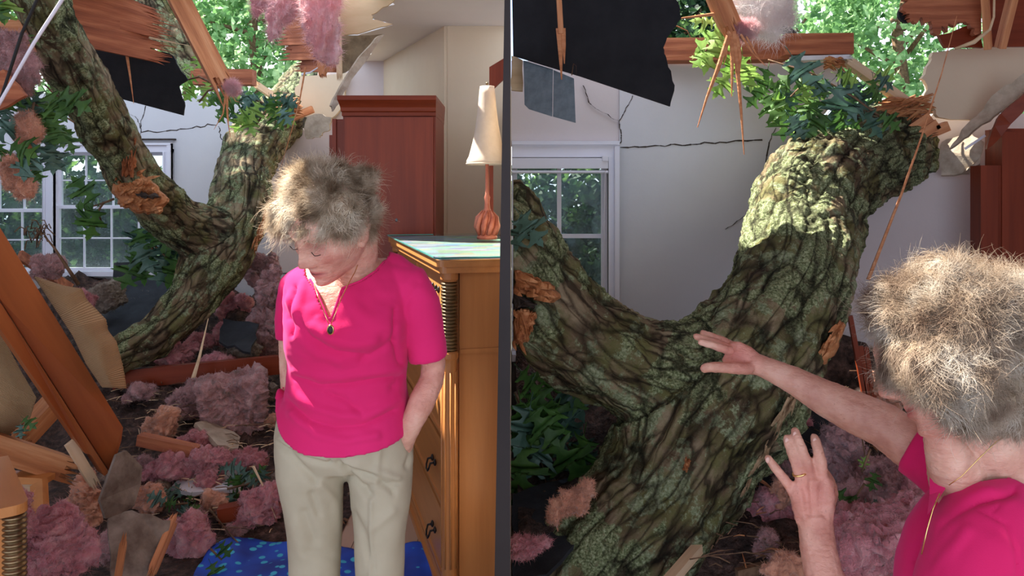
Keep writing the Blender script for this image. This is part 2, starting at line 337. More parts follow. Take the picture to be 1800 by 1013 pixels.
def bake(g, vox, it=4, fac=.5, subs=0):
    me = g.mesh('tmp'); o = bpy.data.objects.new('tmp', me); COL.objects.link(o)
    r = o.modifiers.new('r', 'REMESH'); r.mode = 'VOXEL'; r.voxel_size = vox
    if it: sm = o.modifiers.new('s', 'SMOOTH'); sm.factor = fac; sm.iterations = it
    dg = bpy.context.evaluated_depsgraph_get(); m2 = bpy.data.meshes.new_from_object(o.evaluated_get(dg))
    bpy.data.objects.remove(o); bpy.data.meshes.remove(me); return m2
def getco(me):
    a = np.empty(len(me.vertices)*3); me.vertices.foreach_get('co', a); return a.reshape(-1, 3)
def getno(me):
    a = np.empty(len(me.vertices)*3); me.vertex_normals.foreach_get('vector', a); return a.reshape(-1, 3)
def setco(me, a): me.vertices.foreach_set('co', a.ravel()); me.update()
def fnoise(co, sc, octv=4, H=.8, off=(0, 0, 0)):
    o = Vector(off); return np.array([noise.fractal(Vector(c*sc)+o, H, 2.1, octv) for c in co])
def setattr_f(me, name, arr):
    a = me.attributes.new(name, 'FLOAT', 'POINT'); a.data.foreach_set('value', arr)
def setattr_v(me, name, arr):
    a = me.attributes.new(name, 'FLOAT_VECTOR', 'POINT'); a.data.foreach_set('vector', np.asarray(arr, dtype=float).ravel())
def setattr_c(me, name, arr):
    a = me.attributes.new(name, 'FLOAT_COLOR', 'POINT'); a.data.foreach_set('color', np.asarray(arr, dtype=float).ravel())
def jag(pts, amp=4, sub=4, rng=R, closed=True, skip=()):
    out = []
    n = len(pts)
    for i in range(n if closed else n-1):
        a = pts[i]; b = pts[(i+1) % n]; out.append(a)
        if i in skip: continue
        L = math.hypot(b[0]-a[0], b[1]-a[1])
        if L < 1e-6: continue
        nx, ny = -(b[1]-a[1])/L, (b[0]-a[0])/L
        for k in range(1, sub):
            t = k/sub+rng.uniform(-.3, .3)/sub; d = rng.uniform(-amp, amp)
            q = tuple(a[j]*(1-t)+b[j]*t for j in range(len(a))); out.append((q[0]+nx*d, q[1]+ny*d)+q[2:])
    if not closed: out.append(pts[-1])
    return out
def sheet(name, pts, thick, mat, parent=None, Y=None, label=None, cat=None, kind=None, group=None):
    W = [P(p[0], p[1], p[2] if len(p) > 2 else Y) for p in pts]
    nrm = Vector((0, 0, 0))
    for i in range(len(W)): a = W[i]; b = W[(i+1) % len(W)]; nrm += a.cross(b)
    nrm.normalize()
    if nrm.y < 0: nrm = -nrm
    o = G().poly(W, nrm*thick).obj(name, mat, parent)
    return tag(o, label, cat, group, kind)
def frame_mtx(p0, p1, up=Vector((0, 0, 1))):
    x = (p1-p0).normalized()
    if abs(x.dot(up)) > .97: up = Vector((0, 1, 0))
    z = (up-x*up.dot(x)).normalized(); y = z.cross(x)
    return Matrix(((x.x, y.x, z.x, p0.x), (x.y, y.y, z.y, p0.y), (x.z, y.z, z.z, p0.z), (0, 0, 0, 1)))
def beam(name, p0, p1, w_, h_, mat, label=None, cat=None, parent=None, jag0=0, jag1=0, nf=(4, 6), group=None, up=Vector((0, 0, 1)), seed=1, taper=1.0):
    """timber; local x along its length, w_ across (y), h_ (z); jag0/jag1 = length of torn fibres at each end"""
    rg = random.Random(seed); L = (p1-p0).length; g = G(); ny, nz_ = nf
    for a in range(ny):
        for b in range(nz_):
            y0 = -w_/2+w_*a/ny; y1 = y0+w_/ny; z0 = -h_/2+h_*b/nz_; z1 = z0+h_/nz_
            xs = rg.uniform(0, .4)*jag0; xe = L-rg.uniform(0, .5)*jag1
            s1 = taper
            g.hexa([(xs, y0, z0), (xs, y1, z0), (xs, y1, z1), (xs, y0, z1), (xe, y0*s1, z0*s1), (xe, y1*s1, z0*s1), (xe, y1*s1, z1*s1), (xe, y0*s1, z1*s1)])
            for (jj, X, sg, sc_) in ((jag0, xs, -1, 1), (jag1, xe, 1, s1)):
                if jj <= 0 or rg.random() < .2: continue
                ln = rg.uniform(.25, 1)*jj; c = ((y0+y1)/2*sc_+rg.uniform(-1, 1)*w_*.12, (z0+z1)/2*sc_+rg.uniform(-1, 1)*h_*.10)
                g.add([(X-sg*.002, y0*sc_, z0*sc_), (X-sg*.002, y1*sc_, z0*sc_), (X-sg*.002, y1*sc_, z1*sc_), (X-sg*.002, y0*sc_, z1*sc_), (X+sg*ln, c[0], c[1])], [(0, 1, 2, 3), (0, 1, 4), (1, 2, 4), (2, 3, 4), (3, 0, 4)])
    if not (jag0 or jag1):
        g = G(); g.hexa([(0, -w_/2, -h_/2), (0, w_/2, -h_/2), (0, w_/2, h_/2), (0, -w_/2, h_/2), (L, -w_/2*taper, -h_/2*taper), (L, w_/2*taper, -h_/2*taper), (L, w_/2*taper, h_/2*taper), (L, -w_/2*taper, h_/2*taper)])
    o = g.obj(name, mat, parent, mtx=frame_mtx(p0, p1, up))
    return tag(o, label, cat, group)
def splinter(name, pts, r, mat, label=None, cat=None, parent=None, group=None, n=5):
    m = len(pts); rr = [r*(1-.85*i/(m-1)) for i in range(m)]
    return tag(G().tube(pts, rr, n, ry=.5).obj(name, mat, parent), label, cat, group)
# ================================================================ STRUCTURE
def struct(o): o['kind'] = 'structure'; return o
YL, YR = 6.2, 4.2        # back wall of the left room, back wall of the right room
XD = -.004               # the dividing panel's right face
ZC = 2.43
g = G(); g.box(-4.2, 3.1, -1.0, 6.5, -.06, 0); struct(g.obj('floor', FLOOR))
g = G(); g.box(-14, 16, 6.5, 26, -.5, -.4); tag(g.obj('garden_ground', GRND), 'dark garden ground outside behind the house', 'ground', kind='structure')
g = G(); g.box(-4.3, -4.2, -1.0, 6.3, 0, 2.4); struct(g.obj('wall_left', WALL))
g = G(); g.box(3.1, 3.2, -1.0, 4.4, 0, 2.4); struct(g.obj('wall_right', WALLP))
# dividing panel with its thick door edge
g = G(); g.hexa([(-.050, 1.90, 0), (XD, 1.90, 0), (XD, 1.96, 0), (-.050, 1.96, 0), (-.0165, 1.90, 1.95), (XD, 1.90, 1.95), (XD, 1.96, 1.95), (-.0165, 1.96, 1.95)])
struct(g.obj('trim_1', DARKTRIM))
g = G(); g.box(-.012, XD, 1.96, 6.2, 0, 1.95); struct(g.obj('wall_middle', WALLB))

# left room back wall, pieced round the two windows, broken along its top
def wpt(px, py): return (px, py, YL)
g = G()
def padd(g, pts, Y, th=.10): g.poly([P(a[0], a[1], Y) for a in pts], Vector((0, th, 0)))
top = jag([(-50, 150), (120, 170), (210, 172), (330, 176), (395, 150), (420, 156), (425, 205), (455, 235), (460, 262), (466, 285), (474, 300)], 3, 4, closed=False)
padd(g, [(-50, 262)]+top+[(474, 480), (306, 480), (306, 262)], YL)
padd(g, [(-50, 482), (505, 480), (505, 656), (-50, 656)], YL)
struct(g.obj('wall_back', WALL))
# right strip of that wall, warmer paint
g = G(); ed = jag([(474, 300), (480, 272), (498, 250), (512, 235), (528, 225), (545, 232), (560, 205), (560, 98), (705, 98)], 3, 4, closed=False)
padd(g, ed+[(705, 656), (505, 656), (505, 482), (474, 482)], YL); struct(g.obj('wall_back_right', WALLP))
g = G(); g.poly([P(a, b, YL-.06) for a, b in jag([(528, 134), (612, 128), (606, 172), (592, 200), (570, 212), (540, 206), (524, 200), (530, 178), (518, 162)], 2.5, 4)], Vector((0, .05, 0))); tag(g.obj('plaster_panel', WALLB), 'beige torn slab of plaster left hanging above the wall hole beside the tall red armoire', 'plaster')
# oblique wall and bump-out by the armoire
A = Vector((-.417, 4.9, 0)); B = Vector((-1.0, 6.2, 0)); C_ = Vector((-.014, 4.9, 0))
g = G(); g.poly([A, B, B+Vector((0, 0, ZC)), A+Vector((0, 0, ZC))], Vector((.10, .02, 0))); struct(g.obj('wall_slanted', WALLB))
g = G(); g.poly([A+Vector((.02, 0, 0)), C_, C_+Vector((0, 0, ZC)), A+Vector((.02, 0, ZC))], Vector((0, .1, 0))); struct(g.obj('wall_alcove', WALLB))
# ceiling left in place over the armoire, torn on its left
def cp(px, py, z=ZC):           # point of the ceiling plane seen at a pixel
    Y = (z-CZ)*F/(HZ-py); return Vector(((px-900)/F*Y, Y, z))
pts = [cp(x, y) for x, y in jag([(600, 178), (640, 112), (672, 62), (640, 66), (612, 70), (690, 44), (652, 32), (640, 24), (694, 8), (660, -10), (640, -40)], 2.5, 3, closed=False)]
pts += [Vector((-.95, 2.6, ZC)), Vector((-.60, 2.6, ZC)), Vector((-.60, 3.9, ZC)), Vector((-.014, 3.9, ZC)), Vector((-.014, 4.95, ZC)), Vector((-.43, 4.95, ZC)), Vector((-1.0, 6.25, ZC)), Vector((-1.2, 6.25, ZC))]
g = G(); g.poly(pts, Vector((0, 0, .03))); struct(g.obj('ceiling', CEIL))
# boards added above the frame to block the sun, gaps aimed at its patches
def in_hole(x, y):
    H = [(-1.50, -1.15, 1.70, 2.02), (-1.55, -.50, 2.95, 4.1), (-.43, -.12, 1.13, 1.42), (.02, 1.05, 3.30, 4.4)]
    return any(a < x < b and c < y < d for a, b, c, d in H)
g = G(); rg = random.Random(3); y = -1.0
while y < 4.2:
    x = -4.3; runs = []; st = None
    xs = np.arange(-4.3, 3.2, .02)
    for xx in xs:
        op = in_hole(xx+rg.uniform(-.012, .012), y+.045)
        if not op and st is None: st = xx
        if op and st is not None: runs.append((st, xx)); st = None
    if st is not None: runs.append((st, 3.2))
    for a, b in runs:
        if b-a > .05: g.box(a, b, y, y+.089, 2.50, 2.53)
    y += .09
struct(g.obj('ceiling_sun_blockers', CEDAR))

# right room back wall
g = G(); rg = random.Random(5)
topr = jag([(1090, 107), (1478, 107), (1492, 140), (1450, 200), (1420, 236), (1400, 262), (1400, 300), (1430, 345), (1500, 384), (1512, 378), (1520, 362), (1540, 350), (1556, 325), (1566, 300), (1560, 262), (1580, 240), (1600, 250), (1620, 225)], 3, 4, rg, closed=False)
padd(g, topr+[(1640, 200), (1935, 200), (1935, 806), (1090, 806)], YR)
xL = 900-F*.0038/YR
padd(g, [(xL, 107), (1090, 107), (1090, 256), (xL, 256)], YR); padd(g, [(xL, 620), (1090, 620), (1090, 806), (xL, 806)], YR)
struct(g.obj('wall_far', WALLP))
# big off-white paint area is the left half of that wall: a slightly proud drywall sheet, cracked
def seam(pts, wd, Y, name='crack', dep=.012):
    g = G(); q = [P(a, b, Y) for a, b in pts]
    for i in range(len(q)-1):
        g.tube([q[i], q[i+1]], [wd*(.4+.6*R.random()), wd*(.4+.6*R.random())], 4)
    return g
g = G(); padd(g, jag([(1089, 108), (1476, 108), (1488, 140), (1446, 200), (1416, 236), (1396, 262), (1370, 300), (1330, 640), (1089, 640)], 1.0, 3, rg, skip=(6, 7, 8)), YR-.012, .011)
struct(g.obj('wall_drywall', WALL))
CR = M('crack shadow gap', two((.03, .022, .018), (.07, .05, .04)), 30, .9, .2)
def crack(name, pts, w1, Y, amp=3, sub=5):
    q = jag(pts, amp, sub, R, closed=False); g = G()
    for i in range(len(q)-1):
        a, b = q[i], q[i+1]; wa = w1*(.3+.7*R.random()); wb = w1*(.3+.7*R.random())
        g.hexa([P(a[0], a[1]-wa, Y-.002), P(b[0], b[1]-wb, Y-.002), P(b[0]+.5, b[1]+wb, Y-.002), P(a[0]+.5, a[1]+wa, Y-.002), P(a[0], a[1]-wa, Y+.004), P(b[0], b[1]-wb, Y+.004), P(b[0]+.5, b[1]+wb, Y+.004), P(a[0]+.5, a[1]+wa, Y+.004)])
    o = g.obj(name, CR); o['kind'] = 'structure'; return o
def vcrack(name, pts, w1, Y, amp=2, sub=4):
    q = jag(pts, amp, sub, R, closed=False); g = G()
    for i in range(len(q)-1):
        a, b = q[i], q[i+1]; wa = w1*(.3+.7*R.random()); wb = w1*(.3+.7*R.random())
        g.hexa([P(a[0]-wa, a[1], Y-.002), P(b[0]-wb, b[1], Y-.002), P(b[0]+wb, b[1]+.3, Y-.002), P(a[0]+wa, a[1]+.3, Y-.002), P(a[0]-wa, a[1], Y+.004), P(b[0]-wb, b[1], Y+.004), P(b[0]+wb, b[1]+.3, Y+.004), P(a[0]+wa, a[1]+.3, Y+.004)])
    o = g.obj(name, CR); o['kind'] = 'structure'; return o
crack('trim_2', [(1090, 259), (1160, 256), (1215, 254), (1265, 250), (1340, 246)], 1.6, YR-.012, 2.0, 6)
vcrack('trim_3', [(1025, 150), (1035, 180), (1060, 198), (1088, 212), (1092, 235), (1090, 252)], 1.4, YR-.012)
vcrack('trim_4', [(1112, 168), (1100, 190), (1089, 212)], 1.1, YR-.012)
vcrack('trim_5', [(1275, 403), (1296, 388), (1314, 378)], 1.0, YR-.013)
vcrack('trim_6', [(1364, 225), (1352, 250), (1346, 285)], 1.6, YR-.012)
crack('trim_7', [(247, 233), (300, 229), (345, 222), (380, 220)], 1.2, YL)
vcrack('trim_8', [(225, 200), (240, 208), (246, 220), (247, 235)], 1.1, YL)
vcrack('trim_9', [(256, 186), (250, 208), (246, 225)], .9, YL)
vcrack('trim_10', [(384, 222), (388, 236), (390, 246)], 1.2, YL)
# sill line above left windows
g = G(); a = P(80, 244, YL); b = P(310, 240, YL); g.box(a.x, b.x, YL-.03, YL, a.z-.012, a.z); struct(g.obj('trim_11', CR))

# ---------------------------------------------------------------- windows
def window(name, x0, x1, ytop, ybot, ymid, ncol, Y, casing=14, muntin_rows=((.5,), (.5,)), screen=True, tilt=0, cas_l=True, cas_r=True, head=True, hf=1.1):
    """pixel extents of the sash opening at wall plane Y"""
    root = thing(name, P((x0+x1)/2, ybot, Y), None, None); root['kind'] = 'structure'
    px = Y/F; X0, X1 = P(x0, 0, Y).x, P(x1, 0, Y).x; ZT, ZB, ZM = P(0, ytop, Y).z, P(0, ybot, Y).z, P(0, ymid, Y).z
    c = casing*px; g = G()
    if cas_l: g.box(X0-c, X0, Y-.035, Y+.06, ZB-c, ZT+c); g.box(X0-c*.35, X0, Y-.05, Y, ZB, ZT)
    if cas_r: g.box(X1, X1+c, Y-.035, Y+.06, ZB-c, ZT+c); g.box(X1+c*.55, X1+c, Y-.05, Y, ZB, ZT+c); g.box(X1, X1+c*.2, Y-.045, Y, ZB, ZT)
    if head: hh = c*hf; g.box(X0-(c if cas_l else 0), X1+(c if cas_r else 0), Y-.037, Y+.06, ZT, ZT+hh); g.box(X0-(c if cas_l else 0), X1+(c if cas_r else 0), Y-.052, Y, ZT+hh*.8, ZT+hh*1.04)
    g.box(X0-c, X1+c*.9, Y-.09, Y+.06, ZB-.035, ZB) if cas_l else g.box(X0, X1+c*.9, Y-.09, Y+.06, ZB-.035, ZB)
    g.obj('window_frame', TRIM, root)
    st = 5*px if Y > 5 else .028
    for (z0, z1, yy, rows) in ((ZM, ZT, Y+.035, muntin_rows[0]), (ZB, ZM+st*.8, Y+.008, muntin_rows[1])):
        g = G(); g.box(X0, X0+st, yy, yy+.03, z0, z1); g.box(X1-st, X1, yy, yy+.03, z0, z1); g.box(X0+st, X1-st, yy, yy+.03, z1-st, z1); g.box(X0+st, X1-st, yy, yy+.03, z0, z0+st)
        s = g.obj('sash', TRIM, root)
        g = G(); m = (1.2*px if Y > 5 else .011)
        for i in range(1, ncol): xx = X0+(X1-X0)*i/ncol; g.box(xx-m, xx+m, yy+.004, yy+.022, z0+st, z1-st)
        for r in rows: zz = z0+(z1-z0)*r; g.box(X0+st, X1-st, yy+.0035, yy+.0225, zz-m, zz+m)
        g.obj('muntin', TRIM, s)
        g = G(); g.box(X0+st, X1-st, yy+.012, yy+.015, z0+st, z1-st); g.obj('pane', GLASS, s)
    if screen:
        g = G(); g.box(X0, X1, Y+.085, Y+.087, ZB, ZT); g.obj('insect_screen', SCREEN, root)
    return root
window('window_1', 98, 290, 268, 476, 366, 4, YL, 14)
window('window_2', -50, 80, 268, 476, 372, 3, YL, 4.6, cas_l=False)
wr = window('window_3', xL+1, 1068, 277, 618, 600, 2, YR, 19, cas_l=False, muntin_rows=((.57,), ()), hf=1.42)
# the far-window column position follows the photo: a roller blind at its head
bx0, bx1 = P(xL+1, 0, YR).x, P(1066, 0, YR).x
root = thing('window_blind', P(980, 300, YR-.06), 'white rolled-up window blind at the head of the window by the grey metal flashing', 'blind')
g = G(); g.box(bx0, bx1, YR-.075, YR-.04, P(0, 297, YR).z, P(0, 279, YR).z); g.obj('head_rail', TRIM, root)
g = G(); g.tube([Vector((bx0, YR-.066, P(0, 303, YR).z)), Vector((bx1, YR-.066, P(0, 303, YR).z))], .008, 10); g.obj('bottom_rail', TRIM, root)
g = G(); g.box(bx1-.03, bx1, YR-.085, YR-.035, P(0, 284, YR).z, P(0, 276, YR).z); g.obj('bracket', TRIM, root)
g = G(); g.tube([P(1064, 300, YR-.08), P(1062, 400, YR-.08), P(1060, 560, YR-.08)], .002, 5); g.obj('cord', STRAP, root)

# ================================================================ OUTSIDE
def leaf_cloud(name, mat, cs, n, size, seed, parent=None, dens=1.0):
    """cs: list of (centre, radii); leaves scattered on noisy shells"""
    rg = np.random.default_rng(seed); V = []; Fc = []
    tot = sum(r[0]*r[1]*r[2] for _, r in cs)
    allp = []
    for c, r in cs:
        k = int(n*r[0]*r[1]*r[2]/tot); d = rg.normal(size=(k, 3)); d /= np.linalg.norm(d, axis=1)[:, None]
        rr = rg.uniform(.25, 1.0, k)**.5; allp.append(np.array(c)+d*rr[:, None]*np.array(r))
    p = np.concatenate(allp); k = len(p)
    a = rg.normal(size=(k, 3)); a /= np.linalg.norm(a, axis=1)[:, None]; b = np.cross(a, rg.normal(size=(k, 3))); b /= np.linalg.norm(b, axis=1)[:, None]
    s = size*rg.uniform(.6, 1.3, k)[:, None]; c3 = np.cross(a, b)*s*.18
    v = np.stack([p-a*s, p-a*s*.25+b*s*.5+c3, p+a*s*.1+b*s*.22, p+a*s*.5+b*s*.48+c3, p+a*s, p+a*s*.5-b*s*.48+c3, p+a*s*.1-b*s*.22, p-a*s*.25-b*s*.5+c3], 1).reshape(-1, 3)
    f = []
    for i in range(k): q = i*8; f += [(q, q+1, q+2, q+6, q+7), (q+2, q+3, q+4, q+5, q+6)]
    me = bpy.data.meshes.new(name); me.from_pydata(v.tolist(), [], f)
    return link_mesh(name, me, mat, parent)
def tree(px, py, Y, rad, n, label, seed, size=.11, mat=None, tr=.14):
    c = P(px, py, Y); root = thing('leafy_tree', (c.x, c.y, -.4), label, 'tree', 'trees behind the house')
    rg = random.Random(seed); cs = [(tuple(c), (rad, rad, rad))]
    for i in range(5): cs.append((tuple(c+Vector((rg.uniform(-1, 1), rg.uniform(-.6, .6), rg.uniform(-1.1, .9)))*rad), (rad*.6,)*3))
    leaf_cloud('crown', mat or CROWN, cs, int(n*.62), size*.85, seed, root)
    g = G(); g.tube([Vector((c.x, c.y, -.42)), Vector((c.x+.1, c.y, c.z*.5)), Vector((c.x-.1, c.y, c.z)), Vector((c.x+.1, c.y, c.z+rad*.7))], [tr, tr*.8, tr*.55, .03], 10)
    for i in range(5):
        a = rg.uniform(0, 6.28); g.tube([Vector((c.x, c.y, c.z-rad*.4+.2*i)), c+Vector((cos(a)*rad*.8, sin(a)*rad*.5, rad*rg.uniform(-.1, .6)))], [tr*.3, .012], 6)
    g.obj('trunk', TWIG, root, smooth=True)
tree(455, 40, 12.0, 1.5, 5200, 'sunlit green tree seen through the left roof gap beside the hanging pink wool', 11)
tree(330, 30, 14.0, 1.7, 3500, 'leafy tree further back behind the leaning splintered rafter on the left', 12)
tree(40, 60, 12.0, 1.5, 2600, 'leafy tree behind the top left corner beyond the cables', 13)
tree(1590, 60, 11.0, 1.3, 4300, 'bright tree seen above the torn beige plaster on the right', 14)
tree(1400, 20, 13.0, 1.3, 2600, 'pale sunlit tree behind the sawn beam end in the right roof gap', 15)
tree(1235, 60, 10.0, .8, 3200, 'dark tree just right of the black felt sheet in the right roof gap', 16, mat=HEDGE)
def shrub(px, py, Y, r, n, label, seed):
    c = P(px, py, Y); root = thing('garden_shrub', (c.x, c.y, -.4), label, 'shrub', 'shrubs outside the windows')
    leaf_cloud('foliage', HEDGE, [(tuple(c), r), ((c.x+.4, c.y, c.z-.4), r)], n, .07, seed, root)
    g = G(); g.tube([Vector((c.x, c.y, -.42)), Vector((c.x, c.y, c.z))], [.05, .02], 8); g.obj('stem', TWIG, root)
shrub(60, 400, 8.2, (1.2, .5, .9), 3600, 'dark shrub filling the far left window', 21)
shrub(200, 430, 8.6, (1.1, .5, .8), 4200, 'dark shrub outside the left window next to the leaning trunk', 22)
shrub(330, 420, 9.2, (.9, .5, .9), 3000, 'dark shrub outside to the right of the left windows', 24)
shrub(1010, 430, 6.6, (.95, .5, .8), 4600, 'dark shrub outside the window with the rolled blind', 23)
# unseen tree added over the roof to break up sun through the back opening
root = thing('leafy_tree', (-5.5, 7.3, -.4), 'broad leafy tree added out of view over the broken roof to block sun', 'tree', 'trees behind the house')
leaf_cloud('crown', CROWN, [((-6.2, 5.4, 5.0), (.9, .9, .4)), ((-5.2, 4.9, 4.9), (1, .7, .4)), ((-5.0, 6.2, 5.1), (.8, .6, .4)), ((-4.0, 5.1, 4.9), (.8, .7, .4)), ((-2.9, 5.4, 4.8), (.8, .8, .4)), ((-2.1, 5.9, 4.8), (.7, .8, .4)), ((-1.3, 5.5, 4.9), (.8, .6, .4)), ((-.4, 5.5, 4.9), (.7, .6, .4))], 9000, .12, 31, root)
g = G(); g.tube([(-5.5, 7.3, -.42), (-5.6, 7.1, 2), (-5.2, 6.3, 4.2), (-4.6, 5.6, 5.1)], [.2, .17, .12, .05], 10); g.tube([(-5.2, 6.3, 4.2), (-3.4, 5.9, 4.9), (-.8, 5.5, 5)], [.09, .06, .02], 8); g.obj('trunk', TWIG, root, smooth=True)
# ================================================================ TREE TRUNKS
def centreline(pts, m=140):
    q = np.array([list(P(a, b, Y))+[w_*Y/F/2] for a, b, Y, w_ in pts]); n = len(q)
    t = np.linspace(0, n-1.001, m); out = []
    for x in t:
        i = int(x); u = x-i; p0, p1, p2, p3 = q[max(i-1, 0)], q[i], q[min(i+1, n-1)], q[min(i+2, n-1)]
        out.append(.5*((2*p1)+(-p0+p2)*u+(2*p0-5*p1+4*p2-p3)*u*u+(-p0+3*p1-3*p2+p3)*u**3))
    return np.array(out)
def trunk_mesh(limbs, vox, seed, amp=.014, psc=(15, 5), crust=-.1, clip=None, scoop=None):
    g = G(); samples = []
    for L in limbs:
        c = centreline(L); g.tube([Vector(r[:3]) for r in c[::3]], [max(.01, r[3]) for r in c[::3]], 20)
        tg = np.gradient(c[:, :3], axis=0); tg /= np.linalg.norm(tg, axis=1)[:, None]
        s = np.concatenate([[0], np.cumsum(np.linalg.norm(np.diff(c[:, :3], axis=0), axis=1))])
        ref = np.array([.3, -.9, .2]); N = ref-tg*(tg@ref)[:, None]; N /= np.linalg.norm(N, axis=1)[:, None]; Bn = np.cross(tg, N)
        samples.append((c, N, Bn, s+len(samples)*5))
    me = bake(g, vox, 14, .6); co = getco(me); no = getno(me)
    Cc = np.concatenate([x[0] for x in samples]); NN = np.concatenate([x[1] for x in samples]); BB = np.concatenate([x[2] for x in samples]); SS = np.concatenate([x[3] for x in samples])
    idx = np.empty(len(co), int)
    for i in range(0, len(co), 4000):
        d = np.linalg.norm(co[i:i+4000, None, :]-Cc[None, :, :3], axis=2)-Cc[None, :, 3]*.6; idx[i:i+4000] = d.argmin(1)
    dv = co-Cc[idx, :3]; bark = np.stack([(dv*NN[idx]).sum(1), (dv*BB[idx]).sum(1), SS[idx]+((dv*np.cross(NN[idx], BB[idx])).sum(1))], 1)
    crack = np.empty(len(co)); lump = np.empty(len(co))
    for i, b in enumerate(bark):
        v = Vector((b[0]*psc[0], b[1]*psc[0], b[2]*psc[1])); wv = Vector((noise.noise(v*.8), noise.noise(v*.8+Vector((9, 0, 0))), noise.noise(v*.6+Vector((0, 7, 0)))))*.55
        d = noise.voronoi(v+wv)[0]; crack[i] = min(1, (d[1]-d[0])/.34)
        lump[i] = noise.fractal(Vector(b)*5+Vector((seed, 0, 0)), .8, 2, 4)
    disp = amp*(crack-.75)+lump*amp*1.5
    fine = fnoise(co, 34, 3, .6); disp += fine*amp*.32
    if scoop is not None:
        for (c, r, dep) in scoop:
            d = np.linalg.norm(co-np.array(c), axis=1); k = np.clip(1-d/r, 0, 1); disp -= dep*k*k*(3-2*k)
    cm = np.clip((fnoise(co, 4.2, 3, .8, (seed*3, 1, 2))+crust)*4.5, 0, 1); vd = np.array([noise.voronoi(Vector(q*42))[0][0] if m > .02 else .5 for q, m in zip(co, cm)]); disp += cm*.012*(.62-vd)
    co += no*disp[:, None]; setco(me, co); setattr_f(me, 'crust', cm); setattr_v(me, 'bark', bark); setattr_f(me, 'crack', crack)
    if clip is not None:
        bm = bmesh.new(); bm.from_mesh(me); ge = bm.verts[:]+bm.edges[:]+bm.faces[:]
        r = bmesh.ops.bisect_plane(bm, geom=ge, plane_co=clip[0], plane_no=clip[1], clear_outer=True)
        ed = [e for e in r['geom_cut'] if isinstance(e, bmesh.types.BMEdge)]
        bmesh.ops.contextual_create(bm, geom=ed) if len(ed) < 3 else bmesh.ops.edgenet_fill(bm, edges=ed)
        bm.to_mesh(me); bm.free()
    return me
TLt = [(545, 150, 7.2, 90), (500, 200, 6.35, 92), (455, 245, 5.75, 100), (430, 300, 5.35, 98), (421, 360, 5.05, 104), (395, 425, 4.85, 118), (366, 475, 4.72, 108), (342, 520, 4.62, 90), (305, 563, 4.5, 80), (262, 598, 4.4, 76), (215, 625, 4.3, 68), (165, 655, 4.2, 60)]
TLb = [(400, 425, 4.85, 90), (335, 402, 4.65, 96), (285, 365, 4.45, 88), (243, 322, 4.25, 88), (212, 270, 4.05, 86), (182, 215, 3.85, 88), (148, 150, 3.65, 92), (103, 70, 3.45, 92), (70, 0, 3.3, 92), (25, -90, 3.15, 92)]
root = thing('fallen_tree', P(230, 660, 4.4), 'forked mossy trunk through the wall hole behind the woman with hands in pockets', 'tree')
me = trunk_mesh([TLt, TLb], .0125, 3.0, .013, (14, 2.9)); link_mesh('trunk', me, BARKL, root, smooth=True)
# torn wound on the left limb
def wound(cx, cy, Y, pts, seed, parent, nspl, length, mat=RAWWOOD, dirs=(0, -1), name='torn_wood'):
    """torn patch: streaked, recessed surface with raised fibres along dirs (pixel direction)"""
    g = G(); rg = random.Random(seed); q = jag(pts, 3.0, 5, rg); n = len(q); V = []; L = math.hypot(*dirs); dx0, dy0 = dirs[0]/L, dirs[1]/L
    mx_ = sum(a for a, b in pts)/len(pts); my_ = sum(b for a, b in pts)/len(pts); K = 12; sc_ = Y/F
    for k in range(K+1):
        r = k/K
        for a, b in q:
            x = mx_+(a-mx_)*r; y = my_+(b-my_)*r; u = ((x-mx_)*dx0+(y-my_)*dy0); v = (-(x-mx_)*dy0+(y-my_)*dx0)
            st = noise.noise(Vector((u*.025, v*.22, seed)))*.020+noise.noise(Vector((u*.09, v*.6, seed+5)))*.009+abs(noise.noise(Vector((u*.03, v*.05, seed+9))))*.030
            V.append(P(x, y, Y+.012-.032*(1-r**3)+st+(.05 if k == K else 0)))
    g.add(V, [(k*n+i, k*n+(i+1) % n, (k+1)*n+(i+1) % n, (k+1)*n+i) for k in range(K) for i in range(n)])
    for i in range(nspl):
        a, b = pts[rg.randrange(len(pts))]; t = rg.uniform(0, .8); x = a*(1-t)+cx*t; y_ = b*(1-t)+cy*t
        l = length*rg.uniform(.3, 1); dx = dirs[0]+rg.uniform(-.25, .25); dy = dirs[1]+rg.uniform(-.25, .25)
        g.tube([P(x, y_, Y-.005), P(x+dx*l*.5, y_+dy*l*.5, Y-.02-rg.uniform(0, .02)), P(x+dx*l, y_+dy*l, Y-.015)], [.010, .008, .001], 5, ry=.45)
    return g.obj(name, mat, parent)
ww = wound(235, 345, 4.06, [(190, 305), (197, 340), (212, 362), (245, 376), (280, 378), (298, 350), (280, 330), (262, 312), (240, 298), (215, 296)], 4, root, 46, 30, dirs=(.5, -.25))
ww['label'] = 'torn orange wood where a limb broke off'
wound(262, 346, 4.015, [(236, 340), (250, 348), (266, 350), (284, 346), (276, 340), (262, 344), (248, 336)], 14, root, 0, 8, dirs=(1, 0), name='hollow', mat=CR)  # dark patch whose colour stands in for shade inside the hollow
wound(222, 290, 3.98, [(208, 240), (206, 290), (214, 312), (232, 312), (240, 290), (236, 255), (222, 240)], 5, root, 40, 48, dirs=(.05, -1), name='torn_wood', mat=M('torn red brown wood', [(.3, (.12, .035, .015)), (.6, (.34, .11, .04)), (.8, (.5, .2, .08))], 30, .8, .8, 60, stretch=(1, 1, .1)))
wound(458, 400, 4.72, [(468, 365), (474, 372), (462, 415), (450, 432), (446, 425), (456, 395)], 6, root, 14, 30, dirs=(-.3, 1))
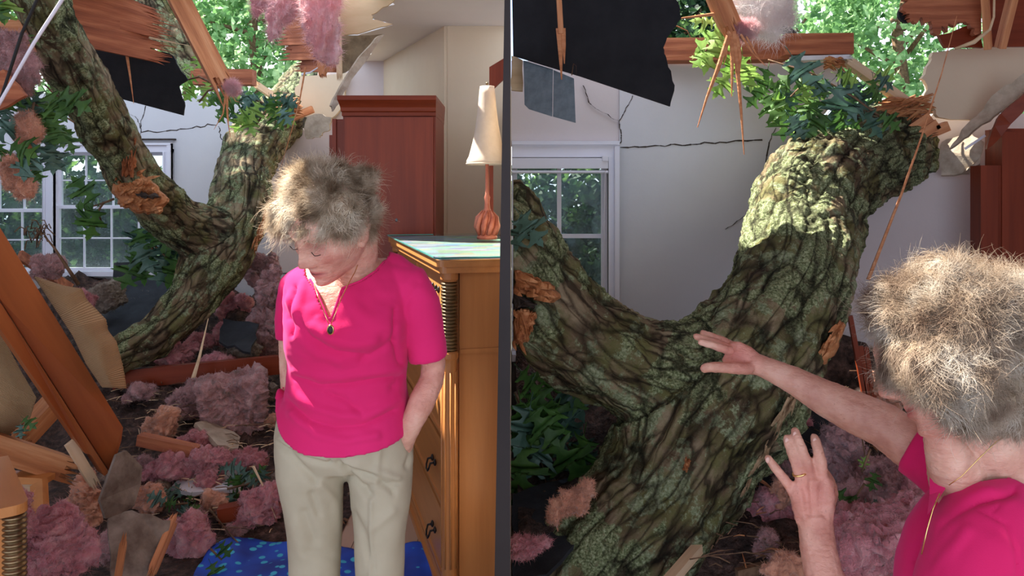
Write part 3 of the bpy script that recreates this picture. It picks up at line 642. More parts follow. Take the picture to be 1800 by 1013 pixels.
# a second trunk on the roof line
root = thing('fallen_tree', P(330, 90, 6.9), 'grey lichened trunk lying behind the broken red boards in the left roof gap', 'tree trunk')
me = trunk_mesh([[(180, -110, 7.6, 120), (262, -10, 7.2, 112), (310, 55, 7.0, 90), (352, 110, 6.9, 66), (385, 150, 6.8, 50)]], .022, 8.0, .02, (12, 3)); link_mesh('trunk', me, BARKL, root, smooth=True)
TRt = [(1690, 262, 5.1, 150), (1590, 262, 4.5, 160), (1500, 280, 4.05, 178), (1432, 335, 3.62, 192), (1407, 420, 3.35, 196), (1392, 500, 3.12, 204), (1345, 585, 2.97, 226), (1285, 670, 2.87, 270), (1215, 768, 2.77, 262), (1152, 880, 2.68, 236), (1065, 985, 2.62, 240), (985, 1070, 2.6, 220), (930, 1130, 2.6, 200)]
TRb = [(1300, 655, 2.87, 180), (1185, 662, 2.83, 188), (1075, 632, 2.78, 184), (985, 556, 2.72, 186), (905, 462, 2.66, 190), (835, 370, 2.6, 190)]
root = thing('fallen_tree', P(1100, 1000, 2.65), 'large forked mossy trunk behind the outstretched hand of the woman on the right', 'tree')
me = trunk_mesh([TRt, TRb], .0075, 1.0, .015, (11, 3.4), crust=.06, clip=(Vector((.004, 0, 0)), Vector((-1, 0, 0)))); link_mesh('trunk', me, BARK, root, smooth=True)
w3 = wound(935, 505, 2.45, [(902, 474), (925, 478), (950, 490), (972, 502), (986, 520), (975, 532), (950, 530), (925, 522), (902, 512)], 7, root, 12, 34, dirs=(.95, .35))
w3['label'] = 'upper lobe of torn orange wood on the near limb'
w4 = wound(918, 574, 2.45, [(902, 545), (918, 542), (936, 545), (944, 552), (938, 580), (928, 602), (914, 608), (902, 604)], 17, root, 6, 20, dirs=(.3, 1)); w4['label'] = 'lower lobe of torn orange wood on the near limb'
wound(918, 528, 2.46, [(902, 512), (920, 522), (945, 534), (940, 542), (918, 542), (902, 544)], 18, root, 0, 8, dirs=(1, .3), name='hollow', mat=CR)  # dark patch painted as the shade between the two torn lobes
wound(1445, 620, 2.78, [(1478, 560), (1486, 575), (1470, 620), (1440, 655), (1400, 680), (1392, 668), (1425, 640), (1455, 600)], 8, root, 24, 40, dirs=(-.55, .7))
wound(1350, 780, 2.62, [(1392, 690), (1400, 700), (1350, 800), (1310, 860), (1300, 850), (1345, 770)], 10, root, 12, 50, dirs=(-.4, .8), mat=M('inner bark buff', [(.3, (.20, .12, .06)), (.6, (.40, .28, .16)), (.8, (.5, .36, .22))], 30, .85, .7, 60))
wound(1208, 818, 2.50, [(1200, 822), (1206, 806), (1214, 808), (1215, 820), (1206, 832), (1200, 830)], 9, root, 4, 8)
# lichen rosettes, raised from the bark of the right trunk
def lichen_patch(pts, mat, seed, parent):
    rg = random.Random(seed); g = G()
    dg = None
    for (px, py, Y, r, n) in pts:
        for i in range(n):
            a = rg.uniform(0, 6.28); q = rg.random()**.5*r
            g.ball(P(px+cos(a)*q, py+sin(a)*q, Y), (rg.uniform(.004, .009), .004, rg.uniform(.004, .009)), 6)
    return g.obj('lichen', mat, parent)
# ================================================================ FURNITURE
# tall chest: local x along its drawer front, y across its depth, z up
N0 = Vector((P(786, 0, 2.66).x, 2.66, 0)); fd = Vector((-.26, .966, 0)).normalized(); fe = Vector((fd.y, -fd.x, 0))
DM = Matrix(((fd.x, fe.x, 0, N0.x), (fd.y, fe.y, 0, N0.y), (0, 0, 1, 0), (0, 0, 0, 1)))
ZT = 1.185; LD = 1.40; DD = .195
def loc2(X, Y): d = Vector((X, Y, 0))-N0; return (d.dot(fd), d.dot(fe))
def trap(m, fx=.0):     # plan outline with its back against the dividing wall; m = overhang beyond the carcass
    a = loc2(-.0145, N0.y+.04-m*.9); b = loc2(-.0145, 3.98+m*.5)
    y0 = -m; x0 = -m; x1 = LD+m; r = .022 if m > 0 else .004; q = []
    ya = (DD, )
    q.append((a[0]*0+x0+ (0), a[1]) if False else (x0, loc2(-.0145, N0.y)[1]-.012))
    for cx, cy, a0 in ((x0+r, y0+r, pi), (x1-r, y0+r, 1.5*pi)):
        for k in range(6): t = a0+pi/2*k/5; q.append((cx+r*cos(t), cy+r*sin(t)))
    q.append((x1, b[1]-.06)); q.append(b)
    return q
root = thing('chest_of_drawers', N0+fd*.7, 'honey brown chest of drawers with bronze ringed corner columns and a glass top', 'chest of drawers')
def dobj(g, name, mat, parent=None, smooth=False): return g.obj(name, mat, parent or root, smooth, mtx=DM)
def tp(m, z, y0=None): return [Vector((max(a, -m), b if y0 is None else max(b, y0), z)) for a, b in trap(m)]
g = G(); g.poly([Vector((min(max(a, .03), LD-.02) if i < 13 else a, max(b, .022), .05)) for i, (a, b) in enumerate(trap(0))], Vector((0, 0, ZT-.10))); dobj(g, 'body', HONEYV)
g = G(); g.box(.0, LD, .0, DD, .0, .06); g.box(-.012, LD+.01, -.012, DD, .0, .03); dobj(g, 'plinth', HONEY)
def rrect(x0, x1, y0, y1, z0, z1, r=.03, n=6):
    V = []
    for cx, cy, a0 in ((x1-r, y1-.001, 0), (x0+r, y1-.001, pi/2), (x0+r, y0+r, pi), (x1-r, y0+r, 1.5*pi)):
        rr = r if cy < y1-.01 else .001
        for k in range(n+1): a = a0+pi/2*k/n; V.append(Vector((cx+(r if rr == r else r)*cos(a) if rr == r else (x1 if a0 == 0 else x0), cy+rr*sin(a), z0)))
    return V
g = G(); g.poly(tp(.03, ZT-.05), Vector((0, 0, .0215))); g.poly(tp(.04, ZT-.028), Vector((0, 0, .022))); dobj(g, 'top', HONEY)
g = G(); g.poly(tp(.03, ZT-.0055), Vector((0, 0, .002))); dobj(g, 'pictures', PHOTOS)
g = G(); g.poly(tp(.045, ZT-.0025), Vector((0, 0, .0085))); o = dobj(g, 'glass_sheet', None)
GT = mk_glass(); GT.name = 'tinted top glass'; GT.node_tree.links.remove(GT.node_tree.nodes['Mix Shader'].inputs[0].links[0]); GT.node_tree.nodes['Mix Shader'].inputs[0].default_value = .10; GT.node_tree.nodes['Transparent BSDF'].inputs[0].default_value = (.93, .97, .97, 1); o.data.materials.append(GT)
g = G(); g.tube([(-.046, DD-.002, ZT+.002), (-.046, -.03, ZT+.002), (-.03, -.046, ZT+.002), (LD+.03, -.046, ZT+.002), (LD+.046, -.03, ZT+.002), (LD+.046, DD-.002, ZT+.002)], .0036, 6); dobj(g, 'glass_edge', TEAL)
# side panel moulding (faces the camera, local x=0 side)
g = G(); g.box(.012, .035, .045, DD, ZT-.31, ZT-.05); g.box(.018, .035, .045, DD, .06, ZT-.325); g.box(.008, .035, .045, DD, ZT-.326, ZT-.31); dobj(g, 'side_panel', HONEYV)
def column(x, y):
    g = G(); z = ZT-.05
    g.lathe((x, y, 0), [(.0, z), (.030, z), (.030, z-.022), (.024, z-.03)], 24)
    g.lathe((x, y, 0), [(.027, z-.262), (.031, z-.268), (.031, z-.285), (.027, z-.29), (.025, z-.30), (.025, .12), (.029, .11), (.029, .065), (0, .065)], 24)
    c = dobj(g, 'column', HONEYV, smooth=False)
    g = G()
    for k in range(8):
        a = 2*pi*k/8; g.tube([(x+cos(a)*.0255, y+sin(a)*.0255, z-.33), (x+cos(a)*.0255, y+sin(a)*.0255, .15)], .0038, 6)
    dobj(g, 'fluting', HONEY, c, True)
    g = G(); prof = [(.020, z-.03)]
    for k in range(20): zz = z-.032-k*.0115; prof += [(.0215, zz), (.0275, zz-.0028), (.0285, zz-.0055), (.0275, zz-.0082), (.0215, zz-.011)]
    prof.append((.02, z-.264)); g.lathe((x, y, 0), prof, 24); dobj(g, 'ringed_sleeve', BRASS, c, True)
column(.005, .008); column(LD-.005, .008)
rows = [(1.0, 1.125, 2), (.78, .985, 1), (.56, .765, 1), (.32, .545, 1), (.075, .305, 1)]
for z0, z1, nn in rows:
    for j in range(nn):
        wd = (LD-.12-.012*(nn-1))/nn; x0 = .06+j*(wd+.012); x1 = x0+wd
        g = G(); g.box(x0, x1, .004, .03, z0, z1)
        for a, b, c, d in ((x0, x1, z0, z0+.012), (x0, x1, z1-.012, z1), (x0, x0+.012, z0, z1), (x1-.012, x1, z0, z1)): g.box(a, b, -.003, .01, c, d)
        d = dobj(g, 'drawer', HONEY)
        for f in (.14, .34, .72, .9) if nn == 1 else (.16, .36, .66, .86):
            if nn == 1 and f in (.34, .72): continue
            xc = x0+wd*f; zc = (z0+z1)/2
            g = G(); g.ball((xc-.028, -.006, zc), (.011, .006, .013), 10); g.ball((xc+.028, -.006, zc), (.011, .006, .013), 10)
            g.tube([(xc-.028, -.006, zc), (xc-.028, -.022, zc-.002)], .004, 6); g.tube([(xc+.028, -.006, zc), (xc+.028, -.022, zc-.002)], .004, 6)
            g.tube([(xc-.028, -.022, zc), (xc-.026, -.028, zc-.02), (xc-.015, -.03, zc-.032), (xc+.015, -.03, zc-.032), (xc+.026, -.028, zc-.02), (xc+.028, -.022, zc)], .0034, 6)
            dobj(g, 'drawer_pull', IRON, d, True)
# lamp on it
lx, ly = -.113, 3.62; zb = ZT+.0065
root = thing('table_lamp', (lx, ly, zb), 'table lamp with a flared cream shade and carved red base on the glass top', 'lamp')
def zz(py, Y=ly): return CZ+(HZ-py)/F*Y
g = G(); g.lathe((lx, ly, 0), [(.033, zz(152)), (.037, zz(165)), (.042, zz(190)), (.052, zz(220)), (.066, zz(250)), (.083, zz(275)), (.094, zz(283)), (.094, zz(290))], 48)
m = g.obj('lamp_shade', SHADE, root, True); sm = m.modifiers.new('s', 'SOLIDIFY'); sm.thickness = .002
g = G()
for r_, z_ in ((.0945, zz(288)),): g.tube([(lx+cos(a)*r_, ly+sin(a)*r_, z_) for a in np.linspace(0, 2*pi, 40)], .0028, 6)
g.obj('shade_trim', SHADE, root, True)
g = G(); prof = [(0, zb), (.045, zb), (.047, zb+.012), (.034, zb+.022), (.038, zb+.05), (.043, zb+.08), (.036, zb+.11), (.022, zb+.125), (.014, zb+.14), (.011, zb+.17), (.014, zb+.19), (.009, zb+.205), (.008, zz(285)), (0, zz(280))]
g.lathe((lx, ly, 0), prof, 28)
for k in range(9):
    a = 2*pi*k/9
    g.tube([(lx+cos(a+.0)*.036, ly+sin(a)*.036, zb+.02), (lx+cos(a+.25)*.048, ly+sin(a+.25)*.048, zb+.06), (lx+cos(a+.5)*.044, ly+sin(a+.5)*.044, zb+.10), (lx+cos(a+.7)*.022, ly+sin(a+.7)*.022, zb+.13)], [.010, .014, .010, .003], 6)
g.obj('lamp_base', PLANT, root, True)
g = G(); g.tube([(lx, ly, zz(283)), (lx, ly, zz(150))], .003, 6); g.ball((lx, ly, zz(147)), .007, 8); g.obj('finial', BRASS, root, True)
# small dark mirror frame standing at the back of the chest, seen above the shade
Ym = 3.86
root = thing('mirror_frame', P(884, 0, Ym).xy.to_3d()+Vector((0, 0, ZT+.006)), 'dark wooden mirror frame standing on the chest behind the lamp shade', 'mirror')
zf = ZT+.0065
def mp_(px, py): return P(px, py, Ym)
g = G(); b0 = mp_(860, 0).x; 
g.poly([Vector((b0, Ym, zf)), Vector((mp_(867, 0).x, Ym, zf)), mp_(867, 156), mp_(893, 132), mp_(893, 98), mp_(860, 118)], Vector((0, .035, 0))); g.obj('frame', CHERRYV, root)

# armoire
Ya = 4.15; ax0, ax1 = P(603, 0, Ya).x, P(766, 0, Ya).x; az = P(0, 200, Ya).z; az1 = P(0, 170, Ya).z
root = thing('armoire', ((ax0+ax1)/2, Ya+.25, 0), 'tall dark red armoire with a crown moulding standing behind the woman', 'armoire')
g = G(); g.box(ax0, ax1, Ya, Ya+.5, .08, az+.02); g.obj('body', CHERRYV, root)
g = G(); g.box(ax0-.005, ax1+.005, Ya-.006, Ya+.5, 0, .10); g.obj('plinth', CHERRY, root)
g = G(); prof = [(.0, az-.015), (.012, az-.012), (.012, az+.006), (.022, az+.012), (.026, az+.03), (.040, az+.05), (.050, az+.062), (.055, az+.066), (.055, az1), (.0, az1)]
# moulding swept round three sides
def sweep(g, x0, x1, y0, y1, prof):
    V = []; n = len(prof)
    for r, z in prof: V += [(x0-r*.35, y1, z), (x0-r*.35, y0-r, z), (x1+r*.12, y0-r, z), (x1+r*.12, y1, z)]
    Fc = []
    for i in range(n-1):
        for k in range(3): Fc.append((i*4+k, i*4+k+1, (i+1)*4+k+1, (i+1)*4+k))
    Fc.append((n*4-4, n*4-3, n*4-2, n*4-1)); g.add(V, Fc)
sweep(g, ax0, ax1, Ya, Ya+.5, prof); g.obj('crown_moulding', CHERRY, root)
g = G(); g.box(ax0+.012, ax1-.012, Ya-.018, Ya, .12, az-.02); d = g.obj('door', CHERRYV, root)
g = G(); c = P(697, 387, Ya-.02); g.ball(c, (.007, .006, .009), 10); g.obj('door_knob', ZINC, d, True)
g = G(); x0_, x1_ = P(584, 0, Ya).x, P(601, 0, Ya).x; g.box(x0_, x1_, Ya+.05, Ya+.09, .1, P(0, 208, Ya).z); g.box(x0_-.008, x0_+.012, Ya+.035, Ya+.095, .1, P(0, 208, Ya).z); dd = g.obj('open_door', CHERRYV, root)
g = G(); x0_, x1_ = P(571, 0, Ya).x, P(583, 0, Ya).x; g.box(x0_, x1_, Ya+.10, Ya+.13, .1, P(0, 235, Ya).z); g.obj('back_panel', CHERRYV, root)

# right-hand cabinet seen at the frame edge
Yc = 3.9
root = thing('cabinet', (P(1790, 0, Yc).x, Yc+.06, 0), 'dark red wooden cabinet at the right edge beyond the sunlit head of hair', 'cabinet')
g = G(); g.box(P(1757, 0, Yc).x, P(1830, 0, Yc).x, Yc, Yc+.12, .0, P(0, 226, Yc).z); g.obj('body', CHERRYV, root)
g = G(); g.box(P(1757, 0, Yc).x, P(1794, 0, Yc).x, Yc-.02, Yc, .05, P(0, 232, Yc).z); g.obj('door', CHERRYV, root)
g = G(); g.box(P(1722, 0, Yc).x, P(1755, 0, Yc).x, Yc-.01, Yc+.08, .0, P(0, 291, Yc).z); g.box(P(1753.5, 0, Yc).x, P(1757, 0, Yc).x, Yc-.012, Yc+.05, .0, P(0, 291, Yc).z); g.obj('side_panel', CHERRYV, root)

# night stand corner, lower left: its corner points to the right
Yn = 1.75
cn = P(52, 0, Yn); zn = P(0, 884, Yn).z
root = thing('nightstand', (cn.x-.3, Yn+.02, 0), 'honey brown nightstand corner with a bronze ringed column at the lower left', 'nightstand')
NM = Matrix.Translation((cn.x, Yn, 0)) @ Matrix.Rotation(radians(-52), 4, 'Z')       # local -x and +y... edges run back from the corner
def nobj(g, name, mat, parent=None, smooth=False): return g.obj(name, mat, parent or root, smooth, mtx=NM)
g = G(); g.box(-.38, -.02, -.34, -.02, 0, zn-.03); nobj(g, 'body', HONEYV)
V = []
for k in range(9): a = pi/2*k/8; V.append(Vector((-.03+.03*cos(a), -.03+.03*sin(a), zn-.022)))
V += [Vector((-.4, 0, zn-.022)), Vector((-.4, -.36, zn-.022)), Vector((0, -.36, zn-.022))]
g = G(); g.poly(V, Vector((0, 0, .022))); nobj(g, 'top', HONEY)
g = G(); g.lathe((-.026, -.026, 0), [(.0, 0), (.028, 0), (.028, zn-.35), (.024, zn-.34)], 20); c = nobj(g, 'column', HONEYV)
g = G(); prof = []
for k in range(26): z_ = zn-.025-k*.0118; prof += [(.018, z_), (.024, z_-.003), (.0255, z_-.0058), (.024, z_-.009), (.018, z_-.0115)]
g.lathe((-.026, -.026, 0), prof, 22); nobj(g, 'ringed_sleeve', BRASS, c, True)

# blue dotted cloth on the floor
def cloth_grid(name, fn, nu, nv, mat, parent=None, thick=.004, uv=True):
    V = []; U = []
    for j in range(nv+1):
        for i in range(nu+1): V.append(fn(i/nu, j/nv)); U.append((i/nu, j/nv, 0))
    Fc = [(j*(nu+1)+i, j*(nu+1)+i+1, (j+1)*(nu+1)+i+1, (j+1)*(nu+1)+i) for j in range(nv) for i in range(nu)]
    me = bpy.data.meshes.new(name); me.from_pydata([tuple(v) for v in V], [], Fc); setattr_v(me, 'uvw', U)
    o = link_mesh(name, me, mat, parent, True); s = o.modifiers.new('s', 'SOLIDIFY'); s.thickness = thick; s.offset = 0
    return o
def rugf(u, v):
    x = -1.13+.93*u+.04*sin(v*5); y = 2.15+.98*v+.05*sin(u*7)+.03*sin(u*17)
    return Vector((x, y, .012+.03*abs(noise.noise(Vector((x*5, y*5, 0))))+.028*max(0, noise.noise(Vector((x*9, y*4, 3))))))
o = cloth_grid('floor_cloth', rugf, 90, 80, RUG); tag(o, 'bright blue cloth with turquoise dots spread on the floor behind the khaki trousers', 'cloth')
# ================================================================ RUBBLE, WOOL, BOARDS
def gY(py, right=False):           # how far away the rubble surface is at a given row
    if right: return float(np.interp(py, [560, 596, 670, 807, 956, 1080], [4.15, 4.0, 3.55, 3.0, 2.5, 2.1]))
    return float(np.interp(py, [480, 500, 560, 650, 800, 960, 1060], [6.0, 5.75, 5.2, 4.5, 3.7, 3.15, 2.9]))
def mound(name, x0, x1, y0, y1, hf, fade, label, seed, kind='stuff'):
    nx, ny = int((x1-x0)/.03), int((y1-y0)/.03); V = []
    for j in range(ny+1):
        for i in range(nx+1):
            x = x0+(x1-x0)*i/nx; y = y0+(y1-y0)*j/ny; h = hf(y)*fade(x, y)
            n1 = noise.fractal(Vector((x*3, y*3, seed)), .8, 2.1, 5); n2 = noise.noise(Vector((x*17, y*17, seed)))
            V.append((x, y, max(.004, h*(1+.25*n1)+(.05*n1+.025*n2)*min(1, h*5)-.03)))
    Fc = [(j*(nx+1)+i, j*(nx+1)+i+1, (j+1)*(nx+1)+i+1, (j+1)*(nx+1)+i) for j in range(ny) for i in range(nx)]
    me = bpy.data.meshes.new(name); me.from_pydata(V, [], Fc); return tag(link_mesh(name, me, RUB, None, True), label, 'rubble', kind=kind)
sm = lambda a, b, x: max(0, min(1, (x-a)/(b-a)))**2*(3-2*max(0, min(1, (x-a)/(b-a))))
mound('rubble', -4.15, -.7, 2.6, 6.15, lambda y: float(np.interp(y, [2.6, 3.1, 3.7, 4.5, 5.2, 6.0], [0, .02, .14, .32, .50, .66])), lambda x, y: 1-sm(-.27*y, -.20*y, x), 'mixed crumbs of plaster, twigs and dirt heaped under the left window wall', 1.5)
mound('rubble', .02, 3.05, 1.95, 4.15, lambda y: float(np.interp(y, [1.95, 2.3, 2.5, 3.0, 3.6, 4.15], [0, .12, .26, .36, .50, .60])), lambda x, y: 1, 'mixed dark crumbs and shingle grit heaped round the nearer trunk', 4.5)

def fuzz(me, n, L, th, seed):
    """adds n short glass fibres to a wool mesh"""
    rg = np.random.default_rng(seed); co = getco(me); no = getno(me); k = rg.integers(0, len(co), n); p = co[k]; d = no[k]*.8+rg.normal(size=(n, 3))*.9
    d /= np.linalg.norm(d, axis=1)[:, None]; l = L*rg.uniform(.3, 1.2, n)[:, None]; m = p+d*l*.5; e = m+(d+rg.normal(size=(n, 3))*.5)*l*.5
    s = np.cross(d, rg.normal(size=(n, 3))); s /= np.linalg.norm(s, axis=1)[:, None]; V = np.stack([p-s*th, p+s*th, m+s*th*.7, m-s*th*.7, e], 1).reshape(-1, 3)
    b = len(co); Fc = [tuple(q.vertices) for q in me.polygons]
    for i in range(n): q = b+i*5; Fc += [(q, q+1, q+2, q+3), (q+3, q+2, q+4)]
    m2 = bpy.data.meshes.new('wool'); m2.from_pydata(co.tolist()+V.tolist(), [], Fc); return m2
WOOLG = 'scraps of torn fibreglass insulation'
def wool(px, py, w_, h_, Y, mat, label, seed, block=0, rough=1.0, name='insulation_wool', drips=0, n=1):
    rg = random.Random(seed); m = Y/F; c = P(px, py, Y); W_, H_ = w_*m/2, h_*m/2; D_ = (W_+H_)*.45; g = G(); rot = Matrix.Rotation(rg.uniform(-.5, .5), 3, 'Y') @ Matrix.Rotation(rg.uniform(-.4, .4), 3, 'Z')
    if block:
        V = [c+rot @ Vector((sx*W_*.82, sy*D_*.8, sz*H_*.82)) for sz in (-1, 1) for sx, sy in ((-1, -1), (1, -1), (1, 1), (-1, 1))]; g.hexa(V)
    else:
        g.ball(c, (W_*.62, D_*.7, H_*.62), 14, rot)
        for i in range(7):
            a = rg.uniform(0, 6.28); q = rg.uniform(.35, .72); r = rg.uniform(.25, .48)
            g.ball(c+Vector((cos(a)*W_*q, rg.uniform(-.5, .5)*D_, sin(a)*H_*q)), (W_*r, D_*r*1.2, H_*r), 10, rot)
    sz = max(W_, H_)
    for i in range(drips):
        x = rg.uniform(-.7, .7)*W_; g.tube([c+Vector((x, 0, -H_*.3)), c+Vector((x*1.1, -.01, -H_*rg.uniform(.9, 1.3)))], [sz*.14, sz*.02], 8)
    me = bake(g, max(.0042, sz/30), 3, .5); co = getco(me); no = getno(me); fr = 1/max(.05, sz)
    wx = fnoise(co, fr*1.1, 2, .7, (seed, 0, 0)); wy = fnoise(co, fr*1.1, 2, .7, (0, seed, 7)); wp = co+np.stack([wx, wy, wx*.6-wy*.5], 1)*sz*.55
    a = fnoise(co, fr*.8, 3, .7, (seed, 0, 0)); r_ = 1-2*np.abs(fnoise(wp*np.array([1, 1, 1.9]), fr*1.5, 3, .8, (0, 0, seed))); b = fnoise(wp, fr*6.5, 3, .5, (0, seed, 0))
    co += no*(a*sz*.30*(.6 if block else 1)+r_*sz*.17*rough+b*sz*.085)[:, None]; co[:, 2] = np.maximum(co[:, 2], .004); setco(me, co)
    me = fuzz(me, int(1500+900*min(4, sz/.05)), .006+sz*.11, .0006, seed); o = link_mesh(name, me, mat, None, True)
    return tag(o, label, 'insulation', WOOLG if False else None)
LW = [(408, 712, 118, 104, 0, PINKD, 'large square block of dusty pink wool beside the bowed woman\'s elbow', 1),
 (325, 700, 74, 58, 0, PINKD, 'greyish wool lump with a brown underside left of the big square block', 0),
 (388, 645, 66, 42, 0, PINK, 'small pink wool tuft just above the big square block', 0),
 (312, 628, 86, 54, 0, PINK, 'torn pink wool lying under the left trunk', 0),
 (350, 600, 54, 34, 0, PINK, 'narrow pink wool scrap crossed by the upright broken stick', 0),
 (470, 578, 88, 104, 0, PINKD, 'tall heap of dusty pink wool touching the bowed woman\'s sleeve', 0),
 (410, 538, 64, 48, 0, PINK, 'pink wool clump right of the left trunk base', 0),
 (484, 508, 62, 74, 4.9, PINKD, 'topmost dusty pink wool clump behind the bowed woman', 0),
 (462, 470, 70, 66, 5.2, PINKD, 'small dusty wool clump against the trunk\'s right edge', 0),
 (432, 622, 60, 50, 0, DRYB, 'brown crumbled wool lump below the tall pink heap', 0),
 (278, 752, 74, 60, 0, ORNG, 'tan wool lump with a dark hollow right of the leaning panel', 0),
 (302, 818, 92, 74, 0, PINK, 'matted pink wool left of the white board', 0),
 (350, 778, 70, 40, 0, PINK, 'pink wool tuft behind the short broken plank', 0),
 (372, 822, 76, 66, 0, PINK, 'pink wool draped over the white drywall board', 0),
 (438, 806, 74, 34, 0, PINK, 'pink wool wisp reaching towards the khaki trousers', 0),
 (455, 905, 104, 74, 0, PINK, 'pink wool patch by the left knee of the khaki trousers', 0),
 (326, 950, 98, 92, 0, PINK, 'arched tuft of light pink wool near the blue cloth', 0),
 (262, 876, 52, 62, 0, ORNG, 'pale orange wool tuft behind the dark fibre board', 0),
 (152, 885, 66, 112, 0, ORNG, 'orange brown wool hanging below the leaning panel\'s foot', 0),
 (92, 962, 165, 118, 2.45, PINK, 'big pink wool batt beside the nightstand', 0),
 (28, 905, 60, 80, 2.35, PINK, 'pink wool rising behind the nightstand top', 0),
 (200, 965, 50, 60, 2.9, PINKD, 'dark pink wool scrap right of the big batt', 0),
 (380, 880, 50, 34, 0, ORNG, 'small tan wool tuft under the white board', 0),
 (262, 537, 64, 36, 0, ORNG, 'long tan wool lump left of the trunk', 0),
 (80, 468, 72, 44, 4.4, PINKD, 'dusky wool on the sloping board behind the leaning panel', 0),
 (152, 528, 44, 34, 4.6, PINK, 'small pink wool scrap beside the burlap corner', 0),
 (398, 590, 52, 40, 0, PINK, 'pink wool clump between the trunk and the tall heap', 0),
 (245, 690, 54, 30, 0, PINKD, 'dusty wool strip below the burlap', 0)]
for i, (px, py, w_, h_, Y, mt, lb, bl) in enumerate(LW): wool(px, py, w_, h_, Y or gY(py+h_*.2), mt, lb, 40+i, bl)
RWL = [(1560, 965, 215, 120, 2.25, PINK, 'big pale pink wool batt below the raised hand', 1, 1.0),
 (1555, 858, 175, 62, 2.62, PINKD, 'long dusty pink wool roll above the pale batt', 0, 1.0),
 (1332, 905, 84, 108, 2.75, PINK, 'dark pink wool clump left of the raised hand', 0, 1.0),
 (1478, 790, 105, 96, 2.9, PINKD, 'pink wool heap under the outstretched forearm', 0, 1.0),
 (1560, 822, 90, 44, 2.75, PINKD, 'tufted wool row beside the magenta sleeve', 0, 1.0),
 (1618, 850, 60, 40, 2.5, PINK, 'pale wool tuft touching the pink collar', 0, 1.0),
 (1556, 700, 36, 84, 3.5, ORNG, 'orange pink wool standing by the red broken sticks', 0, 1.0),
 (932, 962, 78, 30, 2.35, PINK, 'small pink wool scrap at the lower left corner of the dark shingle', 0, 1.0),
 (1385, 1000, 90, 46, 2.3, ORNG, 'tan pink wool scrap at the bottom below the wrist', 0, 1.0),
 (1440, 880, 60, 70, 2.85, PINKD, 'dusty wool behind the raised palm', 0, 1.0),
 (975, 735, 60, 34, 3.2, PINKD, 'dim pink wool among the dark leaves under the near limb', 0, 1.0),
 (1500, 905, 80, 40, 2.5, PINK, 'pink wool wedge between the roll and the pale batt', 0, 1.0)]
for i, (px, py, w_, h_, Y, mt, lb, bl, rr) in enumerate(RWL): wool(px, py, w_, h_, Y, mt, lb, 90+i, bl, rr)
# hanging wool, top of the left room, and top-left scraps
def hang(pts, mat, label, seed, Y, name='insulation_wool', flu=.03):
    g = G(); m = Y/F
    for path in pts: g.tube([P(a, b, Y+d) for a, b, d, r in path], [r*m for a, b, d, r in path], 14, ry=.8)
    me = bake(g, .006, 3); co = getco(me); no = getno(me)
    a = fnoise(co*np.array([1, 1, .4]), 14, 4, .7, (seed, 0, 0)); b = fnoise(co*np.array([1, 1, .35]), 45, 3, .6, (seed, 3, 0)); co += no*(a*.024+b*.022)[:, None]; setco(me, co)
    me = fuzz(me, 9000, flu*1.5, .0007, seed); return tag(link_mesh(name, me, mat, None, True), label, 'insulation')
hang([[(500, -30, 0, 30), (495, 10, 0, 24), (484, 40, 0, 16), (474, 72, 0, 5)], [(458, -30, .05, 26), (455, 0, .05, 16), (448, 30, .05, 4)], [(515, -20, 0, 16), (510, 20, 0, 8), (506, 42, 0, 2)]], PINKLIT, 'left tuft of pink wool hanging bright against the sky', 61, 4.0)
hang([[(566, -40, 0, 36), (562, 10, 0, 33), (566, 50, 0, 27), (572, 85, 0, 17), (578, 112, 0, 6)], [(545, 20, 0, 18), (545, 60, 0, 8), (540, 78, 0, 3)], [(590, 40, 0, 12), (588, 90, 0, 6), (588, 112, 0, 2)]], PINKLIT, 'long pink wool tongue hanging before the splintered plywood', 62, 3.9)
hang([[(20, 60, 0, 26), (10, 100, 0, 30), (45, 130, 0, 22), (62, 150, 0, 10)], [(30, 110, 0, 24), (40, 165, 0, 12)]], PINKD, 'dull pink wool hanging behind the cables at the top left', 63, 3.0, flu=.015)
hang([[(44, 205, 0, 12), (46, 235, 0, 17), (40, 262, 0, 10)]], ORNG, 'shredded straw coloured wool among the hanging oak leaves', 64, 3.1, flu=.012)
hang([[(8, 290, 0, 18), (30, 315, 0, 22), (50, 330, 0, 16), (30, 340, 0, 12)]], ORNG, 'tan wool pad below the hanging oak leaves at the left edge', 65, 3.2, flu=.012)
hang([[(400, 150, 0, 6), (408, 154, 0, 9), (416, 160, 0, 4)]], PINKLIT, 'pink tuft stuck on the tip of the leaning rafter', 66, 4.2, flu=.02)
hang([[(966, 908, 0, 8), (990, 898, 0, 15), (1012, 882, 0, 17), (1032, 862, 0, 11), (1046, 844, 0, 3)]], ORNG, 'tan wool strip leaning on the mossy trunk', 69, 2.45, flu=.008)
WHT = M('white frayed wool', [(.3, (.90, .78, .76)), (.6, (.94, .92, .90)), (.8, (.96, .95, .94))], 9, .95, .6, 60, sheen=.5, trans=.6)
hang([[(1296, 48, 0, 12), (1306, 54, 0, 14), (1322, 48, 0, 10)]], PINKLIT, 'pink tuft speared on the splintered rafter end', 67, 3.35, flu=.018)
hang([[(1300, -20, .1, 30), (1325, 20, .1, 34), (1350, 45, .1, 24), (1365, 62, .1, 10)], [(1330, -10, .1, 40), (1370, 10, .12, 26), (1392, 40, .12, 9)]], WHT, 'white frayed wool glowing behind the splintered rafter end', 68, 3.4, flu=.05)

